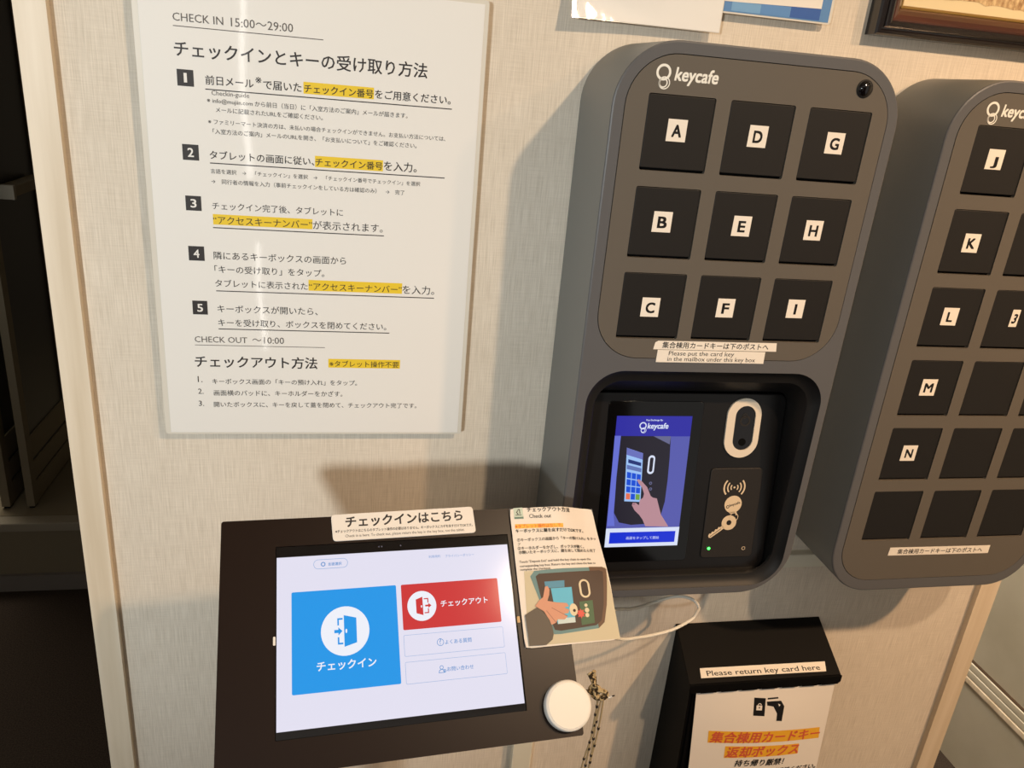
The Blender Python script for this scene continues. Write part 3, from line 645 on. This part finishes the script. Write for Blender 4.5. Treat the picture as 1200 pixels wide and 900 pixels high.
bpoly(b, rr(ccx - hx, ccy - hy, ccx + hx, ccy + hy, hx * .98, 6), z + .0006, M('photo_ring', (226, 212, 180), .55, .25)); bpoly(b, rr(ccx - hx * .62, ccy - hy * .8, ccx + hx * .62, ccy + hy * .8, hx * .6, 6), z + .0008, M('photo_dark', (70, 58, 52), .55, .25))
bpoly(b, CD['green'], z + .0006, M('photo_green', (86, 112, 84), .55, .25))
for k, r in (('w1', .0022), ('w2', .0020), ('w3', .0016)): b.poly(CF, circ(*CD[k], r, seg=12), z + .0008, M('photo_ring', (226, 212, 180)))
sx, sy = CD['star']; b.poly(CF, [(sx + (.0046 if i % 2 == 0 else .0026) * math.cos(math.pi * i / 8), sy + (.0046 if i % 2 == 0 else .0026) * math.sin(math.pi * i / 8)) for i in range(16)], z + .0009, M('photo_red', (214, 74, 62), .5))
b.poly(CF, circ(*CD['fob'], .0040, .0056, 16), z + .0008, M('photo_ring', (226, 212, 180))); b.poly(CF, circ(CD['fob'][0] + .0006, CD['fob'][1] - .0008, .0014, seg=10), z + .0009, M('photo_dark', (70, 58, 52)))
bpoly(b, CD['hand'], z + .0010, M('photo_skin', (212, 156, 130), .55, .25)); bpoly(b, CD['sleeve'], z + .0012, M('photo_sleeve', (104, 96, 86), .55, .25))
# finger gaps of the pictured hand
hd = CD['hand']
for i0, i1 in ((12, 8), (15, 9)):
    p, q = Vector(hd[i0]), Vector(hd[20]); d = (p - q).normalized(); e = Vector((-d.y, d.x)) * .0003
    s0 = p; s1 = p + (q - p) * .55
    b.poly(CF, [tuple(s0 + e), tuple(s0 - e), tuple(s1 - e), tuple(s1 + e)], z + .0011, M('photo_skin_line', (168, 112, 92)))
o = b.build('instruction_card', at=TAB.p(0.24, -0.03, 0)); tag(o, 'curling check-out instruction card with a printed hand photo beside the tablet screen', 'card')

# white round button on the lower right corner of the enclosure, with its cord
b = MB(); b.slab(TAB, circ(0.2448, -0.1452, 0.0212, 0.0212, 48), 0.0002, 0.0075, m_white, 0.0022, 4); b.slab(TAB, circ(0.2448, -0.1452, 0.0190, seg=48), 0.0075, 0.0079, m_white, 0.0003)
o = b.build('call_button', at=TAB.p(0.2448, -0.1452, 0)); tag(o, 'round white puck-shaped button stuck on the lower corner of the tablet stand', 'button')
def cord_mat():
    mt = M('patterned_cord', (150, 128, 92), 0.85, 0.2)
    nt = mt.node_tree; bs = nt.nodes['Principled BSDF']; tc = nd(mt, 'ShaderNodeTexCoord'); vz = nd(mt, 'ShaderNodeTexNoise'); vz.inputs['Scale'].default_value = 330; vz.inputs['Detail'].default_value = 2
    rp = nd(mt, 'ShaderNodeValToRGB'); rp.color_ramp.elements[0].position = 0.44; rp.color_ramp.elements[0].color = L3((48, 38, 26)); rp.color_ramp.elements[1].position = 0.54; rp.color_ramp.elements[1].color = L3((186, 164, 124))
    nt.links.new(tc.outputs['Object'], vz.inputs['Vector']); nt.links.new(vz.outputs[0], rp.inputs[0]); nt.links.new(rp.outputs[0], bs.inputs['Base Color']); return mt
m_cord = cord_mat(); m_fleck = M('cord_dark_fleck', (44, 34, 26), .85)
KN = Vector((-0.0545, -0.2515, 1.0515))
cl = thing('knotted_cord', 'knotted tan and black patterned cord hanging beside the round white button', 'cord', KN)
b = MB()
def kpt(u, v, n=0.0): return KN + cr * u + (-cd_) * v + (-cf) * n      # local axes of the hanging knot
b.tube(spline([kpt(-.0005, -.0020, .001), kpt(-.0022, .0040, .0015), kpt(-.0045, .0098, .001), kpt(-.0062, .0128, 0)], 6), lambda t: .0020 + .0006 * t, m_cord, 8)
b.tube(spline([kpt(-.0012, .0005, -.001), kpt(-.0012, .0065, -.0015), kpt(-.0020, .0120, 0), kpt(-.0018, .0146, .001)], 6), lambda t: .0019, m_cord, 8)
b.tube(spline([kpt(-.0050, -.0005, .001), kpt(-.0020, .0022, .003), kpt(.0020, .0000, .003), kpt(.0015, -.0042, .002), kpt(-.0025, -.0058, .001), kpt(-.0052, -.0038, 0)], 6, True), .0021, m_cord, 8, True)
b.tube(spline([kpt(-.0015, -.0030, .004), kpt(.0035, -.0018, .004), kpt(.0082, -.0040, .002), kpt(.0090, -.0080, .001), kpt(.0050, -.0095, .002), kpt(.0005, -.0075, .004)], 6, True), .0021, m_cord, 8, True)
b.tube(spline([kpt(-.0040, -.0062, .002), kpt(.0000, -.0088, .0035), kpt(.0040, -.0078, .004), kpt(.0075, -.0052, .003)], 6), .0019, m_cord, 8)
b.tube(spline([kpt(-.0130, -.0080, -.006), kpt(-.0070, -.0050, -.003), kpt(-.0020, -.0040, 0)], 5), .0016, m_cord, 8)
b.build('knot', cl)
b = MB(); b.tube([kpt(.0085, -.0085, .001), kpt(.0120, -.0092, .001), kpt(.0140, -.0078, .001)], .0010, M('clear_tip', (226, 222, 214), .1), 8); b.tube([kpt(.0120, -.0088, .001), kpt(.0165, -.0072, .001)], .0006, m_fleck, 6); b.build('clear_tip', cl)['label'] = 'clear plastic cord tip'
dn = Vector((0, 0, -1))
for k, (u, bend, off) in enumerate(((.0010, .0020, 0), (.0022, -.0002, .004), (.0052, -.0012, .002), (.0068, .0005, .006))):
    p0 = kpt(u, -.0075, .001)
    path = spline([p0 + dn * (0.17 * t) + cr * (bend * math.sin(t * 9) - 0.010 * t * t * (1.0 if k < 2 else 1.2)) for t in [i / 7 for i in range(8)]], 6)
    b = MB(); b.tube(path, .00085, M('cord_tan', (176, 154, 116), .85), 6)
    i = 3 + k * 2
    while i < len(path) - 1:
        b.tube([path[i], path[i] * .35 + path[i + 1] * .65], .00125, m_fleck, 6); i += 5
    b.build('strand', cl)

# ================================================================== CHECK-IN NOTICE
PZ0, PZ1 = 0.0095, 0.0101
nt_ = thing('notice', 'large laminated white check-in instruction sheet with yellow highlights, on the wall above the tablet', 'notice', (-0.3065, 0, 1.1885))
b = MB(); b.slab(WALL, rr(-0.4570, 1.1885, -0.1560, 1.6160, 0.003, 3), PZ0 - .0002, PZ0 + .0002, m_film); b.build('film_border', nt_)['label'] = 'clear laminate border'
b = MB(); b.slab(WALL, [(-0.4520, 1.1905), (-0.1600, 1.1905), (-0.1600, 1.6125), (-0.4520, 1.6125)], PZ0 + .0002, PZ1, m_paper)
zt = PZ1 + 0.00015
for x0, y0, x1, y1 in ((-.3186, 1.5246, -.2565, 1.5346), (-.3089, 1.4613, -.2468, 1.4714), (-.4011, 1.4034, -.3116, 1.4130), (-.3157, 1.3432, -.2250, 1.3540), (-.2968, 1.2632, -.2244, 1.2727)): b.rect(WALL, x0, y0, x1, y1, zt - .00008, m_hl)
for i, (x0, y0, x1, y1) in enumerate(((-.4247, 1.5227, -.4111, 1.5363), (-.4241, 1.4602, -.4103, 1.4739), (-.4242, 1.4152, -.4106, 1.4286), (-.4244, 1.3685, -.4104, 1.3822), (-.4239, 1.3158, -.4103, 1.3295))):
    b.rect(WALL, x0, y0, x1, y1, zt, m_ink); cx = (x0 + x1) / 2; wv = .0013 if i == 0 else .0026
    b.text(WALL, str(i + 1), (cx - wv, y0 + .0030), (cx + wv, y0 + .0030), zt + .0001, m_paper, 0.0 if i == 0 else 0.02, 0.0078, 4)
for x0, x1, y, t, mat in ((-.4253, -.3012, 1.5708, .0007, m_inkg), (-.4019, -.1849, 1.5221, .0009, m_ink), (-.4012, -.1883, 1.4593, .0009, m_ink), (-.4014, -.2443, 1.4009, .0009, m_ink), (-.4016, -.1927, 1.3403, .0009, m_ink), (-.4012, -.2363, 1.3021, .0009, m_ink), (-.4239, -.3001, 1.2849, .0006, m_inkg)): b.rect(WALL, x0, y - t, x1, y, zt, mat)
for st, x0, x1, y, bold, mat in (
    ('CHECK IN', -.4252, -.3845, 1.5745, .006, m_inkg), ('15:00〜29:00', -.3783, -.3268, 1.5742, .006, m_inkg),
    ('チェックインとキーの受け取り方法', -.4257, -.2090, 1.5475, .012, m_ink),
    ('前日メール', -.4015, -.3612, 1.5262, .01, m_ink), ('※', -.3595, -.3545, 1.5296, 0, m_ink), ('で届いた', -.3530, -.3202, 1.5262, .01, m_ink), ('チェックイン番号', -.3180, -.2570, 1.5262, .01, m_ink), ('をご用意ください。', -.2555, -.1864, 1.5262, .01, m_ink),
    ('Checkin-guide', -.3969, -.3653, 1.5172, 0, m_inkg), ('※ info@mujiin.com から前日（当日）に「入室方法のご案内」メールが届きます。', -.4010, -.2255, 1.5108, .004, m_ink),
    ('メールに記載されたURLをご確認ください。', -.3940, -.3018, 1.5033, .004, m_ink),
    ('※ ファミリーマート決済の方は、未払いの場合チェックインができません。お支払い方法については、', -.4009, -.1895, 1.4930, .004, m_ink),
    ('「入室方法のご案内」メールのURLを開き、「お支払いについて」をご確認ください。', -.3974, -.2161, 1.4848, .004, m_ink),
    ('タブレットの画面に従い、', -.4011, -.3095, 1.4630, .008, m_ink), ('チェックイン番号', -.3085, -.2472, 1.4630, .008, m_ink), ('を入力。', -.2459, -.2152, 1.4630, .008, m_ink),
    ('言語を選択　→　「チェックイン」を選択　→　「チェックイン番号でチェックイン」を選択', -.4010, -.2113, 1.4501, .004, m_ink), ('→　同行者の情報を入力（事前チェックインをしている方は確認のみ）　→　完了', -.4009, -.2259, 1.4410, .004, m_ink),
    ('チェックイン完了後、タブレットに', -.4012, -.2832, 1.4178, .006, m_ink), ('“アクセスキーナンバー”', -.4010, -.3118, 1.4045, .006, m_ink), ('が表示されます。', -.3110, -.2456, 1.4042, .006, m_ink),
    ('隣にあるキーボックスの画面から', -.4022, -.2800, 1.3711, .006, m_ink), ('「キーの受け取り」をタップ。', -.4020, -.3006, 1.3580, .006, m_ink), ('タブレットに表示された', -.4021, -.3165, 1.3444, .006, m_ink), ('“アクセスキーナンバー”', -.3153, -.2254, 1.3444, .006, m_ink), ('を入力。', -.2246, -.1928, 1.3440, .006, m_ink),
    ('キーボックスが開いたら、', -.4013, -.3071, 1.3190, .006, m_ink), ('キーを受け取り、ボックスを閉めてください。', -.4012, -.2395, 1.3052, .006, m_ink),
    ('CHECK OUT', -.4238, -.3749, 1.2876, .006, m_inkg), ('〜10:00', -.3701, -.3398, 1.2876, .006, m_inkg), ('チェックアウト方法', -.4250, -.3076, 1.2625, .014, m_ink), ('※タブレット操作不要', -.2956, -.2257, 1.2647, .006, m_ink),
    ('1.', -.4233, -.4190, 1.2456, .004, m_ink), ('キーボックス画面の「キーの預け入れ」をタップ。', -.4097, -.2678, 1.2442, .004, m_ink), ('2.', -.4237, -.4186, 1.2330, .004, m_ink), ('画面横のパッドに、キーホルダーをかざす。', -.4088, -.2825, 1.2317, .004, m_ink), ('3.', -.4238, -.4188, 1.2198, .004, m_ink), ('開いたボックスに、キーを戻して蓋を閉めて、チェックアウト完了です。', -.4094, -.2055, 1.2192, .004, m_ink)):
    b.text(WALL, st, (x0, y), (x1, y), zt + .0001, mat, bold)
b.build('paper', nt_, smooth=False)
for x, y in ((-.44, 1.21), (-.175, 1.21), (-.44, 1.595), (-.175, 1.595)):
    b = MB(); b.slab(WALL, rr(x - .008, y - .008, x + .008, y + .008, .002, 2), 0.0, PZ0 - .0002, m_white); b.build('mounting_pad', nt_)

# ================================================================== SHEETS AND PICTURE ALONG THE TOP
def sheet(name, label, x0, x1, y0, y1, off, border, paint, cat, curl=False):
    t = thing(name, label, cat, ((x0 + x1) / 2, 0, y0)); q = MB()
    if curl:
        def bz(x, y): s = (0.026 - (x - x0) * 0.33 - (y - y0)) / 0.004; s = 0.004 * (s if s > 20 else math.log1p(math.exp(s))); return off + 0.235 * s + (0.00008 * math.sin(x * 400 + y * 150) + 0.00005 * math.sin(y * 700 - x * 260)) * min(1, s / 0.01)
        for lay, (bl, bb, br_), mt, nm in ((0, (0, 0, 0), m_film, 'film_border'), (1, (border, .0006, .0008), paint, 'paper')):
            q = MB(); ax, ay, bx, by = x0 + bl, y0 + bb, x1 - br_, y1 - bl; N1, N2 = 40, 50
            for zz in (0.0, 0.0003):
                q.add([WALL.p(ax + (bx - ax) * i / N1, ay + (by - ay) * j / N2, bz(ax + (bx - ax) * i / N1, ay + (by - ay) * j / N2) + lay * .0004 + zz) for j in range(N2 + 1) for i in range(N1 + 1)],
                      [[j * (N1 + 1) + i, j * (N1 + 1) + i + 1, (j + 1) * (N1 + 1) + i + 1, (j + 1) * (N1 + 1) + i] for j in range(N2) for i in range(N1)], mt)
            pq = q.build(nm, t)
    else:
        q.slab(WALL, rr(x0, y0, x1, y1, .003, 3), off - .0003, off + .0002, m_film); q.build('film_border', t)
    if not curl: q = MB(); q.slab(WALL, [(x0 + border, y0 + border * .55), (x1 - border, y0 + border * .55), (x1 - border, y1 - border), (x0 + border, y1 - border)], off + .0002, off + .0006, paint); pq = q.build('paper', t)
    for x, y in ((x0 + .015, y0 + .02), (x1 - .015, y0 + .02), (x0 + .015, y1 - .02), (x1 - .015, y1 - .02)):
        q = MB(); q.slab(WALL, rr(x - .007, y - .007, x + .007, y + .007, .002, 2), 0.0, off - .0003, m_white); q.build('mounting_pad', t)
    return t, pq
sheet('laminated_sheet', 'blank lower edge of a laminated white sheet above the screen cabinet', -0.0815, 0.0652, 1.6095, 1.82, 0.0125, 0.004, m_paper, 'notice', True)
t, pq = sheet('poster', 'blue-bordered poster in a clear sleeve, partly behind the laminated white sheet', 0.045, 0.1790, 1.6275, 1.80, 0.0100, 0.003, M('poster_blue', (86, 136, 190), .4, coat=.8), 'poster')
b = MB()
for x0, x1, y0, y1, col in ((.074, .1037, 1.6302, 1.6382, (116, 166, 210)), (.1037, .1347, 1.6302, 1.6390, (88, 140, 198)), (.1347, .1661, 1.6302, 1.6408, (38, 90, 168))):
    b.rect(WALL, x0, y0, x1, y1, .0108, M('poster_patch_%d' % col[0], col, .4, coat=.8))
b.poly(WALL, [(.050, 1.6372), (.1661, 1.6404), (.1661, 1.79), (.050, 1.79)], .0110, M('poster_white', (240, 232, 222), .4, coat=.8))
b.build('printed_panel', pq)
fx0, fx1, fz0, fz1 = 0.2245, 0.62, 1.6235, 1.90
pf = thing('picture_frame', 'dark red-brown moulded wooden picture frame over the J to N cabinet', 'picture', ((fx0 + fx1) / 2, 0, fz0))
b = MB(); m_ebony = M('ebony_edge', (30, 24, 24), .25, .5, coat=.5); m_mahog = noise_mix(M('mahogany', (74, 36, 24), .3, .5, coat=.6), ((58, 26, 17), (92, 46, 30)), 40, 4, (.1, 1, 1))
def frm(i): return [(fx0 + i, fz0 + i), (fx1 - i, fz0 + i), (fx1 - i, fz1 - i), (fx0 + i, fz1 - i)]
prof = [(0, 0.0), (0, .016), (.0015, .0185), (.004, .0195), (.0055, .0180), (.0065, .0182), (.008, .0215), (.0105, .0225), (.0125, .0215), (.0135, .0195)]
b.loft([[WALL.p(x, y, h) for x, y in frm(i)] for i, h in prof], m_ebony)
b.loft([[WALL.p(x, y, h) for x, y in frm(i)] for i, h in ((.0135, .0195), (.0150, .0200), (.0190, .0180), (.0235, .0135), (.0255, .0110))], m_mahog); b.build('moulding', pf, smooth=False)
b = MB(); b.loft([[WALL.p(x, y, h) for x, y in frm(i)] for i, h in ((.0255, .0115), (.0265, .0118), (.0285, .0095))], M('gilt_lip', (150, 118, 58), .35, .5, metal=.4)); b.build('gilt_lip', pf, smooth=False)
b = MB(); b.slab(WALL, frm(.0275), .0035, .0085, M('cream_mount', (236, 216, 172), .6)); mt_ = b.build('mount', pf)
b = MB(); m_art = noise_mix(M('fibrous_artwork', (180, 140, 96), .8, .2), ((160, 122, 84), (236, 208, 160)), 260, 5, (1, 1, .5), .4)
ed = [(0.262 + 0.33 * i / 40, fz0 + 0.0395 + random.uniform(-.0016, .0016) - 0.006 * (i / 40)) for i in range(41)]
b.poly(WALL, ed + [(0.592, 1.87), (0.262, 1.87)], .0088, m_art); b.build('artwork', mt_)
b = MB(); b.slab(WALL, frm(.012), 0.0, .004, m_ebony); b.build('backing', pf)

# ================================================================== CABLE COVERS, CABLE
b = MB(); b.slab(WALL, [(-.0590, 0.0), (-.0320, 0.0), (-.0320, 1.06), (-.0590, 1.06)], 0, .011, m_duct, .002); o = b.build('cable_cover', at=(-.0455, 0, 0)); tag(o, 'vertical cream cable cover on the wall showing below the tablet stand', 'cable cover')
b = MB(); b.slab(WALL, [(-.0310, 0.9990), (0.42, 0.9990), (0.42, 1.0185), (-.0310, 1.0185)], 0, .011, m_duct, .002); o = b.build('cable_cover', at=(0.2, 0, 1.0)); tag(o, 'horizontal cream cable cover seen in the gap between the two key cabinets', 'cable cover')
b = MB(); b.tube(spline([(-.060, -.135, 1.045), (-.025, -.125, 1.030)] + [(x, y, zz) for x, y, zz in [[0.0269, -0.075, 0.997], [0.0548, -0.055, 0.9813], [0.0766, -0.045, 0.9777], [0.1093, -0.035, 0.9794], [0.1277, -0.035, 0.9802], [0.141, -0.04, 0.9776], [0.1463, -0.045, 0.971], [0.1423, -0.05, 0.9677], [0.134, -0.055, 0.9615], [0.1088, -0.065, 0.9568], [0.0796, -0.075, 0.9583], [0.0542, -0.085, 0.9637], [0.027, -0.1, 0.9757]]] + [(-.030, -.150, 1.028), (-.075, -.165, 1.055)], 8), 0.0019, m_cable, 10)
o = b.build('charging_cable', at=(0.05, -.05, 0.97)); tag(o, 'looped white charging cable hanging below the touchscreen cabinet, behind the card', 'cable')

# ================================================================== MAILBOX
mbx = thing('mailbox', 'black metal drop box on the wall with a sloping scalloped lid for key cards', 'mailbox', (0.246, 0, 0.56))
b = MB(); prof = [(0, 0.905), (-.064, 0.870), (-.080, 0.60), (-.070, 0.56), (0, 0.56)]
b.add([(0.1460, y, zz) for y, zz in prof] + [(0.3460, y, zz) for y, zz in prof], [[0, 1, 2, 3, 4][::-1], [5, 6, 7, 8, 9]] + [[i, (i + 1) % 5, (i + 1) % 5 + 5, i + 5] for i in range(5)], m_mail); b.build('body', mbx)
FD = Frame((0.146, -.064, 0.866), (1, 0, 0), (0, .016, .27))
b = MB(); b.slab(FD, rr(0.0045, -0.285, 0.1955, -0.004, .004, 4), -.001, .003, m_mail, .001); b.build('front_door', mbx)
LF = Frame((0, -0.070, 0.8745), (1, 0, 0), (0, .87885, .47709))
b = MB()
b.slab(LF, [(0.1410, 0.0), (0.3500, 0.0), (0.3500, 0.0785), (0.1440, 0.0785)], -.003, 0.0, m_mail, .0008)
LV = Frame((0, -0.0715, 0.8745), (1, 0, 0), (0, 0, 1))
edge = [(0.1410, 0.0), (0.1410, -.0085), (0.146, -.0125)]
n_t = 7
xs0, xs1 = 0.150, 0.345
for i in range(n_t):
    xa = xs0 + (xs1 - xs0) * i / n_t; xb = xs0 + (xs1 - xs0) * (i + 1) / n_t
    edge += [(xa, -.0130), (xa + .0035, -.0075), (xa + .007, -.0130)]
edge += [(0.3465, -.0125), (0.3500, -.0085), (0.3500, 0.0)]
b.slab(LV, edge, -.0010, .0012, m_mail, .0004, 2); b.build('lid', mbx)
b = MB(); b.slab(LF, [(0.1582, .0068), (0.3306, .0053), (0.3338, .0180), (0.1600, .0192)], .0002, .0004, m_tape)
b.text(LF, 'Please return key card here', (0.1670, .0090), (0.3235, .0077), .0005, m_black, 0.008, .0086); b.build('label_strip', mbx)
# paper notice taped to the mailbox front
PF0 = Frame((0, -0.0715, 0.8600), (1, 0, 0), (0, .0155, .27))
class Bulge(Frame):
    def p(s, x, y, z=0.0):
        h = 0.860 - y
        return Vector((x, -0.0690 - 0.075 * h - 0.006 * math.sin(min(1, max(0, (x - .15) / .2)) * math.pi) * min(1, h / .05) - z, y))
BF = Bulge((0, 0, 0), (1, 0, 0), (0, 0, 1))
b = MB(); vs_, fs = [], []
NX, NY = 12, 14
def px_(i, h): return 0.1530 + 0.192 * i / NX + (0.006 * (1 - i / NX)) * min(1, h / .12)
for layer in (0.0, 0.0004):
    vs_, fs = [], []
    for j in range(NY + 1):
        h = 0.30 * j / NY + 0.0008
        for i in range(NX + 1): vs_.append(BF.p(px_(i, h), 0.860 - h, layer))
    for j in range(NY):
        for i in range(NX): k = j * (NX + 1) + i; fs.append([k + NX + 1, k + NX + 2, k + 1, k])
    b.add(vs_, fs, m_sheen)
def bfp(pts, z, mat): b.poly(BF, pts, z, mat)
B = {'icon': [[0.2337, 0.847], [0.2498, 0.845], [0.2521, 0.8202], [0.2362, 0.822]], 'lock': [0.2428, 0.8337], 'lockr': [[0.2385, 0.836], [0.2466, 0.8353], [0.247, 0.8286], [0.239, 0.8294]], 'bar': [[0.2524, 0.8452], [0.2671, 0.8455], [0.2676, 0.8433], [0.2528, 0.843]], 'hand': [[0.2521, 0.8402], [0.2721, 0.84], [0.2782, 0.8317], [0.2782, 0.8111], [0.2703, 0.8123], [0.2695, 0.8224], [0.2627, 0.8326], [0.2537, 0.8347]], 'h1': [[0.1801, 0.8022], [0.3397, 0.7928], [0.3425, 0.7756], [0.1822, 0.784]], 'h2': [[0.2073, 0.7778], [0.3137, 0.7714], [0.3154, 0.7553], [0.2089, 0.7595]], 't1': [[0.184, 0.7861], [0.3421, 0.7773]], 't2': [[0.21, 0.7617], [0.3151, 0.7572]], 't3': [[0.2259, 0.7463], [0.2971, 0.7425]], 't4': [[0.1768, 0.7326], [0.35, 0.7265]], 'paper': [[0.1578, 0.8615], [0.3463, 0.8561], [0.3576, 0.7123], [0.1717, 0.7329]]}
z = .0006
sc = lambda q: (q[0] - (0.860 - q[1]) * 0.055, q[1] + 0.0012)
bfp([sc(q) for q in B['icon']], z, m_black); bfp([sc(q) for q in B['lockr']], z + .0001, m_sheen); lx, ly = sc(B['lock']); annulus(b, BF, lx, ly + .0022, .0018, .0028, z + .0001, m_sheen, 0, 180, 12); b.poly(BF, circ(lx, ly - .001, .0008, .0014, 8), z + .0002, m_black)
bfp([sc(q) for q in B['bar']], z, m_black); bfp([sc(q) for q in B['hand']], z, m_black); hx_, hy_ = sc((0.2700, 0.8352)); b.poly(BF, [(hx_ - .0012, hy_ + .001), (hx_ + .0022, hy_ - .0008), (hx_ + .0006, hy_ - .0032)], z + .0001, m_sheen)
m_oh = M('notice_highlight', (240, 178, 46), .5); m_rt = M('notice_red_print', (214, 92, 66), .5)
for k in ('h1', 'h2'): 
    q = [sc(p) for p in B[k]]; n_ = 8
    for i in range(n_):
        t0, t1 = i / n_, (i + 1) / n_; lp = lambda a, c, t: (a[0] + (c[0] - a[0]) * t, a[1] + (c[1] - a[1]) * t)
        bfp([lp(q[3], q[2], t0), lp(q[3], q[2], t1), lp(q[0], q[1], t1), lp(q[0], q[1], t0)], z, m_oh)
for st, k, bold, mat in (('集合棟用カードキー', 't1', .025, m_rt), ('返却ボックス', 't2', .025, m_rt), ('持ち帰り厳禁！', 't3', .022, m_black), ('チェックアウト時に必ずご返却ください。', 't4', .018, m_black)):
    b.text(BF, st, sc(B[k][0]), sc(B[k][1]), z + .0003, mat, bold, None, 2, 0.12)
o = b.build('paper_notice', at=BF.p(0.25, 0.76)); tag(o, 'white paper notice with orange-highlighted lettering taped to the front of the black drop box', 'notice')
